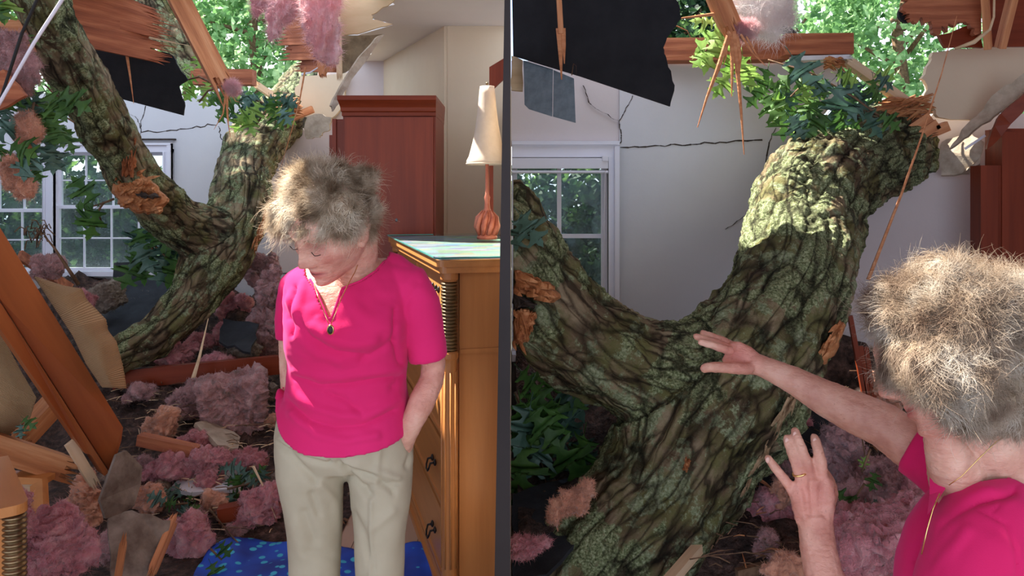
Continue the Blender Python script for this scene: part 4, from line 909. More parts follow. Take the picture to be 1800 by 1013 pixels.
# ---------------- litter of twigs, needles and crumbs over both heaps
def litter(name, x0, x1, y0, y1, n, seed, mat, label, right=False, L=.07, r=.0022):
    rg = random.Random(seed); g = G()
    for i in range(n):
        px, py = rg.uniform(x0, x1), rg.uniform(y0, y1); c = P(px, py, gY(py, right)); a = rg.uniform(0, pi); d = Vector((cos(a), sin(a)*.6, rg.uniform(-.25, .25)))*L*rg.uniform(.3, 1); c += Vector((0, 0, .02))
        g.tube([c-d, c+Vector((0, 0, rg.uniform(0, .012))), c+d], [r, r*.9, r*.4], 4)
    return tag(g.obj(name, mat), label, 'litter', kind='stuff')
litter('twig_litter', 200, 490, 600, 940, 260, 401, TWIG, 'brown twigs and needles strewn over the left heap of rubble')
litter('straw_litter', 200, 490, 640, 950, 120, 402, PALEP, 'pale straw coloured slivers strewn over the left heap of rubble', L=.06)
litter('twig_litter', 1250, 1660, 660, 1010, 240, 403, TWIG, 'brown twigs and needles strewn round the right wool heap', True)
litter('straw_litter', 1250, 1660, 700, 1010, 70, 404, RAWWOOD, 'orange slivers strewn round the right wool heap', True, L=.05)
rgk = random.Random(77)
for i, (px, py, lb) in enumerate(((230, 630, 'left of the long dark red board'), (265, 668, 'just under the long dark red board near the burlap'), (445, 660, 'by the right end of the long dark red board'), (470, 690, 'under the right end of the dark red board, by the trousers'), (478, 740, 'right of the big square block'), (300, 740, 'between the tan lump and the big square block'), (242, 815, 'between the leaning board foot and the matted wool'), (395, 905, 'left of the dark plank by the knee'), (415, 935, 'above the blue cloth corner'), (285, 860, 'left end of the white board'), (470, 850, 'touching the khaki trousers above the knee'), (350, 905, 'just above the arched wool'))):
    wool(px, py, rgk.uniform(30, 52), rgk.uniform(20, 34), gY(py), rgk.choice([PINK, PINKD, PINKD, ORNG, DRYB]), 'small torn wool scrap '+lb, 500+i)
for i, (px, py, lb) in enumerate(((1400, 905, 'left of the raised wrist'), (1350, 960, 'below the dark pink clump'), (1470, 960, 'right of the raised forearm'), (1420, 750, 'between the trunk and the outstretched forearm'), (1620, 780, 'behind the magenta sleeve'), (1470, 730, 'just under the outstretched elbow'), (1375, 830, 'above the raised little finger'))):
    wool(px, py, rgk.uniform(40, 66), rgk.uniform(26, 44), gY(py, True), rgk.choice([PINK, PINKD, PINKD]), 'torn pink wool scrap '+lb, 520+i)
# ---------------- boards of the left room
def quad(name, pts, th, mat, label, cat, **k): return sheet(name, pts, th, mat, label=label, cat=cat, **k)
# leaning cabinet panel
def board_obj(name, pts, th, mat, parent):
    """polygon board whose local x follows its first edge so that the grain runs along it"""
    W = [P(*p) for p in pts]; n = Vector()
    for i in range(len(W)): n += W[i].cross(W[(i+1) % len(W)])
    n.normalize(); n = -n if n.y < 0 else n
    x = (W[1]-W[0]).normalized(); y = n; x = (x-y*x.dot(y)).normalized(); z = x.cross(y)
    mt = Matrix(((x.x, y.x, z.x, W[0].x), (x.y, y.y, z.y, W[0].y), (x.z, y.z, z.z, W[0].z), (0, 0, 0, 1))); inv = mt.inverted()
    g = G(); g.poly([inv @ w_ for w_ in W], Vector((0, th, 0))); o = g.obj(name, mat, parent, mtx=mt); bv = o.modifiers.new('b', 'BEVEL'); bv.width = .003; bv.segments = 2; bv.limit_method = 'ANGLE'; return o
PANELW = wood('orange brown panel veneer', (.24, .062, .018), (.33, .088, .025), (.41, .12, .036), .4, 12, .04)
root = thing('leaning_board', P(180, 830, 3.0), 'long orange brown wooden board leaning diagonally in front of the burlap', 'panel')
board_obj('panel', [(-70, 285, 2.4), (217, 752, 3.0), (214, 775, 3.02), (205, 805, 3.03), (192, 829, 3.03), (3, 532, 2.55), (-70, 420, 2.4)], .03, PANELW, root)
board_obj('stile', [(-70, 424, 2.37), (3, 535, 2.52), (192, 831, 3.0), (184, 838, 3.0), (160, 800, 2.95), (150, 798, 2.93), (3, 582, 2.52), (-70, 480, 2.37)], .05, PANELW, root)
def coons(L, Rr, bulge, Ya_, Yb_, n1=40):
    def lerp(C, t):
        t = t*(len(C)-1); i = min(int(t), len(C)-2); u = t-i; return (C[i][0]*(1-u)+C[i+1][0]*u, C[i][1]*(1-u)+C[i+1][1]*u)
    def f(u, v):
        a = lerp(L, v); b = lerp(Rr, v); x = a[0]*(1-u)+b[0]*u; y = a[1]*(1-u)+b[1]*u; fr = (noise.noise(Vector((v*70, 1, 1)))*.03 if u > .97 else 0)
        return P(x+fr*60, y, Ya_*(1-v)+Yb_*v-bulge*sin(pi*min(1, u*1.05))*(.4+.6*v)+.015*noise.noise(Vector((u*3, v*4, 2)))+u*u*.10)
    return f
o = cloth_grid('burlap', coons([(60, 487), (92, 535), (128, 590), (152, 640), (180, 681)], [(63, 487), (112, 503), (144, 508), (152, 527), (186, 562), (190, 582), (204, 600), (210, 622), (216, 645), (222, 683)], .07, 2.66, 2.86), 60, 110, BURLAP, thick=.003); tag(o, 'piece of tan burlap curling out behind the leaning wooden panel', 'burlap')
o = cloth_grid('burlap', coons([(-60, 560), (-60, 620), (-60, 700), (-60, 790)], [(2, 588), (35, 650), (64, 700), (52, 738), (20, 760), (-5, 790)], .03, 2.7, 2.8), 50, 80, BURLAP, thick=.003); tag(o, 'flat burlap sheet at the left edge under the leaning panel', 'burlap')
beam('split_log', P(-30, 778, 2.75), P(122, 826, 2.95), .09, .085, RAWWOOD, 'thick torn orange log lying at the left edge above the nightstand', 'log', jag0=.0, jag1=.10, seed=3)
beam('split_log', P(36, 772, 3.05), P(104, 700, 3.25), .07, .075, RAWWOOD, 'shorter split log standing behind the thick torn log', 'log', jag0=.05, jag1=.06, seed=4)
beam('splinter_board', P(122, 778, 2.9), P(165, 850, 2.98), .016, .035, PALEP, 'thin pale lath slanting under the foot of the leaning panel', 'board', jag1=.05, seed=5)
quad('fibre_board', [(205, 800, 2.95), (222, 792, 3.0), (250, 820, 3.05), (248, 850, 3.05), (236, 890, 3.0), (210, 906, 2.95), (186, 912, 2.9), (176, 880, 2.88)], .012, DRYB, 'dark brown fibre board standing beside the panel foot', 'board')
quad('fibre_board', jag([(190, 912, 2.8), (232, 897, 2.85), (300, 915, 2.9), (285, 960, 2.85), (262, 1040, 2.7), (200, 1040, 2.65)], 3, 4), .012, DRYB, 'dirty speckled board lying in front of the arched wool', 'board')
beam('splinter_board', P(268, 1004, 2.75), P(306, 914, 2.95), .02, .04, PINE, 'pale splintered stick leaning between the speckled board and the arched wool', 'board', jag0=.05, jag1=.04, seed=6)
beam('splinter_board', P(205, 1030, 2.55), P(217, 955, 2.65), .02, .022, RAWWOOD, 'short orange splinter upright beside the pink batt', 'splinter', jag1=.06, seed=7)
quad('white_board', [(300, 857, 3.5), (352, 803, 3.72), (428, 824, 3.72), (423, 858, 3.5), (335, 866, 3.45)], .02, DRY, 'white painted drywall offcut lying in the pink wool', 'drywall')
quad('tan_board', jag([(340, 750, 3.85), (372, 745, 3.95), (420, 775, 3.9), (416, 795, 3.75), (380, 790, 3.7)], 2, 3), .02, GYP, 'tan drywall piece under the big square wool block', 'drywall')
beam('short_plank', P(246, 772, 3.6), P(350, 795, 3.55), .05, .05, CEDAR, 'short dark red plank lying across the rubble beside the panel', 'plank', seed=8)
beam('dark_plank', P(200, 668, 4.35), P(500, 640, 4.4), .05, .10, CHERRY, 'long dark red board lying across under the left trunk', 'plank', seed=9)
beam('dark_plank', P(385, 905, 3.3), P(505, 880, 3.35), .06, .06, CHERRY, 'dark plank lying by the left knee of the khaki trousers', 'plank', seed=10)
splinter('broken_stick', [P(335, 680, 4.2), P(350, 630, 4.25), P(366, 560, 4.4)], .014, PALEP, 'upright broken stick standing in the wool under the trunk', 'stick')
splinter('broken_stick', [P(368, 895, 3.3), P(385, 915, 3.25), P(412, 948, 3.2)], .008, TWIG, 'thin stick lying left of the blue cloth', 'stick')
splinter('broken_stick', [P(418, 955, 3.12), P(392, 925, 3.2), P(376, 950, 3.1)], .006, TWIG, 'forked thin stick beside the blue cloth corner', 'stick')
splinter('broken_stick', [P(445, 820, 3.3), P(465, 860, 3.3), P(485, 912, 3.25)], .006, PALEP, 'pale straw slanting left of the khaki trousers', 'stick')
quad('shingle_sheet', jag([(170, 590, 4.9), (190, 500, 5.4), (330, 470, 5.6), (340, 560, 5.0), (260, 620, 4.6)], 5, 4), .015, SHING, 'dark shingle sheet lying behind the left trunk', 'shingle')
quad('shingle_sheet', jag([(392, 560, 4.7), (455, 570, 4.7), (440, 620, 4.4), (385, 600, 4.5)], 4, 4), .015, SHING, 'small dark shingle piece right of the left trunk foot', 'shingle')
wool(188, 522, 56, 50, 5.0, DRYB, 'brown weathered chunk below the left window corner', 160, 1, .4, 'bark_chunk')['category'] = 'chunk'
quad('sloping_board', [(40, 440, 4.5), (130, 500, 4.9), (124, 512, 4.85), (34, 456, 4.45)], .02, CEDAR, 'dark red board sloping down to the left window sill', 'board')
quad('grey_box', [(200, 462, 5.6), (248, 460, 5.6), (250, 492, 5.5), (198, 494, 5.5)], .12, TAR, 'small dark box on the rubble under the left window', 'box')
# dry twig with a burr
root = thing('dry_twig', P(138, 500, 4.2), 'bent dry twig with a curled brown seed cluster before the left window', 'twig')
g = G(); g.tube([P(138, 500, 4.2), P(118, 470, 4.15), P(95, 435, 4.1), P(78, 415, 4.1)], [.011, .009, .006, .004], 7); g.obj('stem', TWIG, root, True)
g = G(); rg = random.Random(9)
for i in range(34):
    a = P(68+rg.uniform(-26, 20), 412+rg.uniform(-14, 12), 4.1+rg.uniform(-.03, .03)); b = a+Vector([rg.uniform(-.05, .05) for _ in range(3)]); g.tube([a, (a+b)/2+Vector((0, 0, .02)), b], .003, 4)
g.obj('seed_cluster', TWIG, root, True)
# an upturned drawer behind the nightstand
root = thing('wooden_box', P(40, 900, 2.7), 'broken light wooden box tipped up behind the pink wool at the left', 'box')
quad('box_base', [(-20, 850, 2.85), (78, 848, 2.85), (82, 915, 2.75), (-20, 935, 2.75)], .012, PALEP, None, None, parent=root)
for q in ([(-20, 836, 2.8), (80, 842, 2.8), (80, 852, 2.8), (-20, 852, 2.8)], [(74, 842, 2.78), (84, 842, 2.8), (90, 940, 2.7), (78, 940, 2.68)]): quad('box_side', q, .06, HONEY, None, None, parent=root)

# ---------------- roof wreckage, left
PLK = [((88, -30, 3.9), (262, 28, 4.3), 0), ((98, 4, 3.9), (272, 50, 4.3), 1), ((112, 34, 3.9), (264, 66, 4.3), 2), ((140, 62, 3.95), (282, 94, 4.3), 3)]
PLL = ['topmost of the four broken red roof boards at the left', 'second of the four broken red roof boards at the left', 'third of the four broken red roof boards at the left', 'lowest of the four broken red roof boards, against the black felt']
for (a, b, i), lb in zip(PLK, PLL): beam('roof_board', P(*a), P(*b), .02, .105, CEDAR, lb, 'board', jag1=.16, nf=(2, 12), seed=20+i, group='broken red roof boards')
sheet('roofing_felt', jag([(140, 70, 4.35), (290, 92, 4.35), (304, 98, 4.35), (314, 118, 4.35), (330, 140, 4.35), (314, 152, 4.35), (324, 180, 4.35), (322, 203, 4.35), (205, 172, 4.35)], 1.2, 3, skip=(0, 7, 8)), .012, TAR, label='black felt sheet under the broken red roof boards at the left', cat='roofing felt')
splinter('hanging_splinter', [P(221, 84, 4.25), P(228, 130, 4.22), P(235, 182, 4.2)], .010, PINE, 'single splinter hanging before the left black felt', 'splinter')
splinter('hanging_splinter', [P(262, 66, 4.2), P(300, 74, 4.2), P(336, 81, 4.2)], .006, PALEP, 'thin splinter pointing right towards the leaning rafter', 'splinter')
root = thing('rafter', P(405, 160, 4.3), 'leaning splintered rafter pointing down in the left roof gap', 'rafter')
beam('timber', P(285, -60, 4.15), P(392, 150, 4.3), .06, .105, PINE, jag1=.14, nf=(3, 7), seed=31, parent=root)
for i, q in enumerate(([(398, 155), (392, 200), (376, 228)], [(399, 155), (400, 195), (402, 215)], [(397, 160), (400, 210), (405, 242)], [(392, 148), (372, 152), (350, 154)], [(404, 160), (414, 178), (422, 180)])): splinter('splinter', [P(a, b, 4.28) for a, b in q], .007 if i < 3 else .004, PINE, parent=root)
beam('cut_beam', P(340, 136, 5.2), P(447, 137, 5.2), .09, .10, CEDAR, 'short sawn beam end lying on the left wall behind the rafter tip', 'beam', seed=32)
beam('pale_plank', P(452, 150, 5.9), P(508, 188, 6.0), .06, .045, PALEP, 'pale plank sloping to the wall hole in the left room', 'plank', jag0=.04, seed=33)
def fibres(name, cx, cy, Y, rx, ry_, n, seed, label, mat=RAWWOOD, ang=-.3, L=45):
    g = G(); rg = random.Random(seed)
    for i in range(n):
        x = cx+rg.uniform(-rx, rx); y = cy+rg.uniform(-ry_, ry_); a = ang+rg.uniform(-.5, .5); l = L*rg.uniform(.3, 1)/2; d = rg.uniform(-.08, .08)
        g.tube([P(x-cos(a)*l, y-sin(a)*l, Y+d), P(x, y-rg.uniform(0, 4), Y+d-.01), P(x+cos(a)*l, y+sin(a)*l, Y+d)], [.001*Y, .0016*Y, .0006*Y], 4)
    return tag(g.obj(name, mat), label, 'wood fibres', kind='stuff')
fibres('wood_fibres', 508, 190, 5.8, 16, 14, 60, 71, 'tangle of orange wood fibres at the top of the left trunk', L=34)
# plywood stack and studs over the armoire
for i, (q, lb) in enumerate(((((598, -8), (505, 4)), 'topmost of the five stacked splintered plywood strips over the beige plaster'), (((598, 28), (500, 38)), 'second of the five stacked splintered plywood strips'), (((596, 62), (500, 66)), 'third of the five stacked splintered plywood strips'), (((592, 90), (506, 92)), 'fourth of the five stacked splintered plywood strips'), (((590, 112), (528, 112)), 'lowest of the five stacked splintered plywood strips'))):
    (a, b), (c, d) = q; beam('plywood_strip', P(a, b, 4.7), P(c, d, 4.9), .03, .10, CEDAR, lb, 'plywood', jag1=.10, nf=(2, 9), seed=40+i, group='stacked splintered plywood')
beam('stud', P(553, 20, 4.55), P(568, 132, 4.6), .04, .05, PINE, 'wooden stud hanging behind the long pink wool tongue', 'stud', jag1=.03, seed=46)
beam('stud', P(594, 30, 4.5), P(597, 135, 4.5), .03, .022, PALEP, 'thin pale lath hanging at the edge of the torn ceiling', 'lath', jag1=.05, seed=47)
CAV = M('shaded cavity tan', [(.3, (.12, .08, .045)), (.6, (.36, .27, .16)), (.8, (.5, .40, .27))], 7, .6, .4, 30)  # dull tan with the cavity's shade put into the colour
sheet('torn_plywood', jag([(598, 62, 4.55), (672, 60, 4.75), (655, 82, 4.72), (618, 122, 4.62), (598, 130, 4.55)], 1.5, 3), .02, CAV, label='dim tan sheet standing in for the dark cavity inside the torn ceiling edge', cat='plywood')
sheet('torn_plywood', jag([(596, -30, 4.1), (700, -25, 4.1), (692, 2, 4.1), (652, 26, 4.1), (656, 34, 4.1), (690, 42, 4.1), (640, 56, 4.1), (600, 64, 4.1)], 1.5, 4), .015, PLY, label='bright tan plywood with forked torn points against the white ceiling', cat='plywood')
# torn strip down the plaster to the armoire
sheet('torn_drywall', jag([(676, 60, 4.6), (650, 98, 4.6), (618, 140, 4.5), (598, 176, 4.45), (586, 196, 4.4), (582, 186, 4.4), (600, 150, 4.45), (632, 100, 4.55), (662, 66, 4.6)], 1.6, 3), .02, GYP, label='long torn drywall edge running down to the armoire corner', cat='drywall')
sheet('torn_drywall', jag([(540, 205, 5.9), (560, 200, 5.9), (582, 206, 5.9), (580, 228, 5.9), (566, 234, 5.9), (562, 242, 5.9), (538, 244, 5.9), (534, 226, 5.9)], 2, 3), .03, GYP, label='crumpled grey drywall flap left of the armoire top', cat='drywall')
beam('splinter_board', P(502, 212, 6.0), P(550, 192, 6.0), .05, .05, PINE, 'broken timber end sticking out between trunk and beige plaster', 'timber', jag0=.05, seed=48)
splinter('long_splinter', [P(537, 118, 4.6), P(526, 180, 4.6), P(512, 232, 4.6), P(492, 300, 4.6)], .006, PINE, 'long thin splinter hanging down past the left trunk top', 'splinter')
splinter('curled_strip', [P(530, 131, 4.8), P(545, 128, 4.75), P(560, 118, 4.7), P(572, 106, 4.7)], .008, STRAP, 'curled pale strip under the stacked plywood', 'strip')
tag(G().tube([P(122, -20, 1.55), P(60, 75, 1.6), P(0, 180, 1.65), P(-40, 250, 1.7)], .0036, 8).obj('cable', STRAP), 'pale lilac cable crossing the top left corner', 'cable')
tag(G().tube([P(74, -20, 1.65), P(38, 60, 1.7), P(6, 160, 1.75), P(-20, 240, 1.8)], .0036, 8).obj('cable', BLK), 'black cable crossing the top left corner', 'cable')
sheet('orange_board', jag([(-30, 40, 3.3), (34, 34, 3.3), (60, 90, 3.3), (-30, 80, 3.3)], 1.5, 3), .02, PINE, label='orange board at the left edge behind the pale cable', cat='board')
sheet('orange_board', jag([(-30, 150, 2.9), (5, 122, 2.9), (44, 168, 2.9), (0, 192, 2.9), (-30, 200, 2.9)], 1.5, 3), .02, CEDAR, label='small red board low at the left edge beside the cables', cat='board')
# ---------------- roof wreckage, right
sheet('roofing_felt', jag([(900, -12, 3.2), (1186, -12, 3.2), (1194, 10, 3.2), (1198, 32, 3.2), (1176, 62, 3.2), (1166, 84, 3.2), (1172, 104, 3.2), (1186, 150, 3.2), (1178, 187, 3.2), (1020, 134, 3.2), (902, 98, 3.2)], 1.5, 4, skip=(0, 8, 9, 10)), .012, TAR, label='large black felt sheet hanging in the right roof gap', cat='roofing felt')
root = thing('metal_flashing', P(965, 215, 3.25), 'grey galvanised flashing square hanging below the large black felt', 'flashing')
sheet('plate', [(920, 106, 3.24), (972, 122, 3.24), (971, 205, 3.24), (930, 192, 3.24), (922, 184, 3.24)], .004, ZINC, root); sheet('plate', [(973, 123, 3.235), (1009, 138, 3.235), (1012, 216, 3.235), (972, 205, 3.235)], .004, ZINC, root)
sheet('broken_batten', jag([(899, 98, 3.3), (919, 106, 3.3), (919, 160, 3.3), (899, 158, 3.3)], 1.5, 3), .03, PALEP, label='torn yellowish wood at the dark door edge left of the flashing', cat='wood')
root = thing('hanging_splinter', P(985, 140, 3.1), 'forked orange splinter hanging before the large black felt', 'splinter')
beam('stave', P(981, -30, 3.1), P(986, 60, 3.1), .02, .028, PINE, parent=root, seed=50)
splinter('prong', [P(983, 50, 3.1), P(985, 95, 3.1), P(987, 140, 3.1)], .016, PINE, parent=root); splinter('prong', [P(988, 50, 3.1), P(991, 80, 3.1), P(992, 112, 3.1)], .014, PINE, parent=root)
splinter('curved_splinter', [P(1005, 132, 3.15), P(1008, 112, 3.12), P(1013, 116, 3.12), P(1013, 134, 3.15)], .004, TWIG, 'small curled brown splinter on the lower edge of the large black felt', 'splinter')
root = thing('rafter', P(1290, 70, 3.35), 'shattered sunlit rafter end fanning out into long hanging splinters', 'rafter')
beam('timber', P(1238, -60, 3.3), P(1286, 52, 3.35), .05, .085, PINE, jag1=.10, nf=(3, 6), seed=51, parent=root)
for i, (q, r) in enumerate((([(1284, 55), (1262, 120), (1243, 170), (1226, 224)], .013), ([(1290, 55), (1297, 130), (1303, 200), (1308, 272)], .013), ([(1287, 58), (1287, 120), (1286, 170)], .012), ([(1293, 58), (1301, 100), (1300, 130)], .012),
    ([(1262, 24), (1215, 30), (1165, 36)], .008), ([(1166, 42), (1190, 46), (1208, 54), (1216, 70)], .004), ([(1165, 34), (1168, 42)], .005), ([(1302, 60), (1322, 92), (1345, 116)], .006), ([(1312, 64), (1335, 105), (1350, 118)], .004), ([(1280, 60), (1276, 100), (1270, 120)], .006))):
    splinter('splinter', [P(a, b, 3.33) for a, b in q], r, PINE, parent=root, n=6)
root = thing('cut_beam', P(1400, 105, 4.05), 'thick sawn red beam lying along the top of the right wall', 'beam')
beam('timber', P(1160, 90, 4.12), P(1380, 88, 4.12), .12, .115, CEDAR, parent=root, seed=52); beam('end_block', P(1374, 81, 4.04), P(1492, 80, 4.04), .12, .105, CEDAR, parent=root, seed=53)
beam('white_trim_strip', P(1390, 104, 4.0), P(1492, 101, 4.0), .05, .022, DRY, 'narrow white torn strip under the sawn red beam', 'strip', jag1=.05, seed=54)
fibres('wood_fibres', 1470, 110, 3.98, 14, 9, 50, 72, 'orange wood fibres under the end of the sawn red beam', L=30, ang=.2)
beam('pale_plank', P(1486, 106, 4.0), P(1606, 190, 4.1), .05, .045, PALEP, 'pale split plank sloping from the sawn beam to the wall hole', 'plank', jag0=.08, nf=(2, 3), seed=55)
fibres('wood_fibres', 1590, 190, 4.05, 36, 16, 130, 73, 'tangle of orange wood fibres above the right trunk top', L=62, ang=-.25)
beam('bark_piece', P(1358, 36, 4.3), P(1396, 64, 4.3), .03, .05, TAR, 'small charred bark piece above the sawn red beam', 'bark', jag1=.05, jag0=.05, seed=56)
for i, (a, b, lb) in enumerate((((1582, 240), (1632, 205), 'upper broken timber end beside the torn beige plaster'), ((1590, 256), (1645, 218), 'lower broken timber end beside the torn beige plaster'), ((1640, 232), (1664, 222), 'short wooden stub inside the dark hole of the beige plaster'))):
    beam('broken_timber', P(*a, 4.05), P(*b, 4.05), .05, .05, PINE, lb, 'timber', jag0=.04, seed=57+i)
sheet('plaster_panel', jag([(1640, 92), (1700, 86), (1800, 80), (1850, 80), (1850, 110), (1790, 150), (1745, 196), (1720, 212), (1650, 206), (1642, 190), (1625, 178), (1630, 150), (1620, 138), (1634, 112)], 2.2, 3), .03, WALLB, Y=4.06, label='beige torn slab of plaster at the upper right above the hole', cat='plaster')
sheet('torn_drywall', jag([(1800, 128, 3.8), (1815, 150, 3.8), (1745, 205, 3.9), (1700, 240, 3.95), (1668, 262, 4.0), (1690, 228, 3.98), (1720, 200, 3.95), (1752, 162, 3.9)], 2.5, 4), .03, GYP, label='long torn drywall edge running to the right frame side', cat='drywall')
sheet('dark_batten', jag([(1815, 150, 3.75), (1815, 178, 3.75), (1760, 240, 3.8), (1735, 262, 3.8), (1744, 230, 3.8), (1760, 200, 3.8)], 2, 3), .03, CHERRY, label='dark splintered batten above the cabinet at the right', cat='batten')
sheet('torn_drywall', jag([(1655, 250, 4.12), (1700, 232, 4.1), (1730, 250, 4.05), (1722, 288, 4.0), (1706, 296, 4.0), (1704, 304, 4.05), (1654, 308, 4.12), (1650, 280, 4.12)], 2.2, 4), .03, GYP, label='crumpled hanging drywall flap beside the dark red cabinet', cat='drywall')
sheet('torn_drywall', jag([(1562, 272, 4.14), (1582, 250, 4.14), (1592, 262, 4.14), (1588, 292, 4.12), (1580, 284, 4.12)], 1.2, 3), .02, GYP, label='small torn paper flap at the right rim of the trunk hole', cat='drywall')
beam('metal_strip', P(1696, 262, 3.95), P(1732, 238, 3.9), .006, .012, TRIM, 'short white metal strip sticking out above the drywall flap', 'strip', seed=60)
sheet('splintered_plywood', jag([(1584, -20), (1725, -20), (1725, 66), (1690, 40), (1640, 58), (1628, 36), (1598, 34), (1594, 22)], 8, 9, skip=(0, 1)), .03, CEDAR, Y=3.7, label='splintered red plywood sheet at the top right', cat='plywood')
o = tag(G().lathe((0, 0, 0), [(0, 0), (.042, 0), (.042, .02), (0, .02)], 20).obj('round_disc', TAR), 'round dark disc at the left corner of the red plywood', 'disc'); o.matrix_basis = Matrix.Translation(P(1592, 26, 3.76)) @ Matrix.Rotation(pi/2, 4, 'X')
sheet('dark_board', jag([(1650, 62), (1720, 40), (1728, 84), (1662, 84)], 2, 3), .02, CHERRY, Y=3.76, label='dark board under the splintered red plywood', cat='board')
beam('stud', P(1730, -30, 3.6), P(1737, 84, 3.72), .03, .055, PINE, 'left of the two wooden studs at the top right', 'stud', seed=61)
beam('stud', P(1786, -30, 3.6), P(1758, 84, 3.72), .03, .05, PINE, 'right of the two wooden studs at the top right', 'stud', seed=62)
sheet('dark_board', [(1735, -20), (1830, -20), (1830, 82), (1735, 82)], .02, CHERRY, Y=3.8, label='dark board behind the two studs at the top right', cat='board')
tag(G().tube([P(1748, -20, 3.5), P(1747, 30, 3.5), P(1740, 52, 3.5), P(1712, 74, 3.5), P(1678, 86, 3.55)], [.005, .005, .006, .010, .005], 8).obj('curled_strip', PALEP, None, True), 'curved tan strip hanging from the left stud at the top right', 'strip')
splinter('long_splinter', [P(1682, 28, 3.4), P(1655, 130, 3.4), P(1620, 240, 3.4), P(1585, 340, 3.4), P(1552, 425, 3.4), P(1526, 492, 3.4)][::-1], .009, PINE, 'long thin splinter hanging from the red plywood past the right trunk', 'splinter')
root = thing('red_sticks', P(1520, 700, 3.5), 'bundle of dark red broken slats standing behind the forearm', 'slats')
for a, b in (((1494, 555), (1520, 700)), ((1512, 608), (1526, 702)), ((1521, 610), (1536, 702))): beam('slat', P(*a, 3.5), P(*b, 3.5), .02, .016, CHERRY, parent=root, seed=63)
sheet('shingle_sheet', jag([(902, 870, 2.75), (1000, 840, 2.95), (1060, 800, 3.1), (1050, 920, 2.6), (960, 1010, 2.3), (902, 1020, 2.3)], 4, 4), .015, SHING, label='dark shingle sheet in the lower left corner of the right room', cat='shingle')
sheet('shingle_sheet', jag([(1340, 760, 3.1), (1420, 700, 3.4), (1470, 740, 3.2), (1400, 960, 2.6), (1280, 960, 2.6), (1250, 930, 2.7)], 5, 4), .015, SHING, label='dark shingle sheet between the nearer trunk and the raised hand', cat='shingle')
beam('broken_timber', P(1170, 1030, 2.3), P(1232, 958, 2.5), .03, .03, PALEP, 'pale stick leaning at the foot of the nearer trunk', 'stick', jag1=.05, seed=64)
beam('broken_timber', P(1295, 1010, 2.45), P(1395, 985, 2.5), .02, .03, TWIG, 'brown broken stick below the dark pink clump', 'stick', jag1=.05, seed=65)
splinter('broken_stick', [P(1320, 836, 2.8), P(1345, 850, 2.78), P(1372, 872, 2.75)], .010, PINE, 'orange splinter crossing above the dark pink clump', 'splinter')
splinter('broken_stick', [P(1515, 770, 2.75), P(1522, 810, 2.7), P(1508, 860, 2.65)], .005, TWIG, 'thin green stem standing in the wool right of the raised hand', 'stem')
wool(1372, 870, 30, 60, 2.7, ORNG, 'curled orange bark shaving beside the raised little finger', 170, 0, 1)

# ================================================================ LEAVES
HALF = [(0, 0), (.02, .06), (.10, .10), (.22, .12), (.30, .10), (.25, .16), (.14, .20), (.08, .26), (.12, .32), (.24, .36), (.36, .44), (.44, .42), (.42, .50), (.50, .54), (.38, .55), (.26, .52), (.14, .50), (.08, .56), (.12, .64), (.24, .72), (.34, .74), (.28, .80), (.22, .80), (.14, .78), (.08, .82), (.08, .88), (.04, .92), (0, 1.0)]
def leafgeo(g, base, d, nrm, size, rg, curl=.25):
    """oak leaf: base point, direction of its midrib, facing normal"""
    d = d.normalized(); n = (nrm-d*nrm.dot(d)).normalized(); s = d.cross(n); V = []; Fc = []; bx = rg.uniform(.1, curl*2.0); by = rg.uniform(.05, curl*1.4); m = len(HALF); wv = rg.uniform(0, 6)
    def pt(x, y): return base+d*size*y+s*size*x+n*size*(-bx*x*x*2-by*y*y+.02*sin(9*y+wv+x*7))
    for sgn in (1, -1):
        b = len(V)
        for x, y in HALF: V.append(pt(0, y)); V.append(pt(x*.5*sgn, y-.02*x)); V.append(pt(x*sgn, y))
        for i in range(m-1):
            for k in range(2):
                q = (b+3*i+k, b+3*i+k+1, b+3*i+k+4, b+3*i+k+3); Fc.append(q if sgn > 0 else q[::-1])
    g.add(V, Fc); st = base-d*size*.22; g.tube([st, base], size*.010, 4)
CAMP = Vector((0, 0, CZ))
def spray(label, stems, leaves, seed, Y, name='oak_spray', cat='oak leaves', jit=.12, curl=.3):
    """stems: px polylines; leaves: (px,py,size_px,angle_deg,mat) base point, midrib direction angle (0 right, 90 down)"""
    root = thing(name, P(stems[0][0][0], stems[0][0][1], Y) if stems else P(leaves[0][0], leaves[0][1], Y), label, cat); rg = random.Random(seed)
    if stems:
        g = G()
        for st in stems: g.tube([P(a, b, Y+rg.uniform(-.02, .02)) for a, b in st], [.0016*Y*(1-.5*i/len(st)) for i in range(len(st))], 6)
        g.obj('twig', TWIG, root, True)
    by = {}
    for px, py, sz, an, mt in leaves: by.setdefault(mt.name, []).append((px, py, sz, an))
    for mn, L in by.items():
        g = G()
        for px, py, sz, an in L:
            b = P(px, py, Y+rg.uniform(-jit, jit)); a = radians(an); d = Vector((cos(a), rg.uniform(-.5, .35), -sin(a))); nn = (CAMP-b).normalized()+Vector((rg.uniform(-.6, .6), 0, rg.uniform(-.2, .7)))
            leafgeo(g, b, d, nn, sz*Y/F, rg, curl)
        g.obj('foliage', MATS[mn], root, True)
    return root
def rleaf(n, x0, x1, y0, y1, s0, s1, mats, seed, amin=20, amax=160):
    rg = random.Random(seed); return [(rg.uniform(x0, x1), rg.uniform(y0, y1), rg.uniform(s0, s1), rg.uniform(amin, amax), rg.choice(mats)) for _ in range(n)]
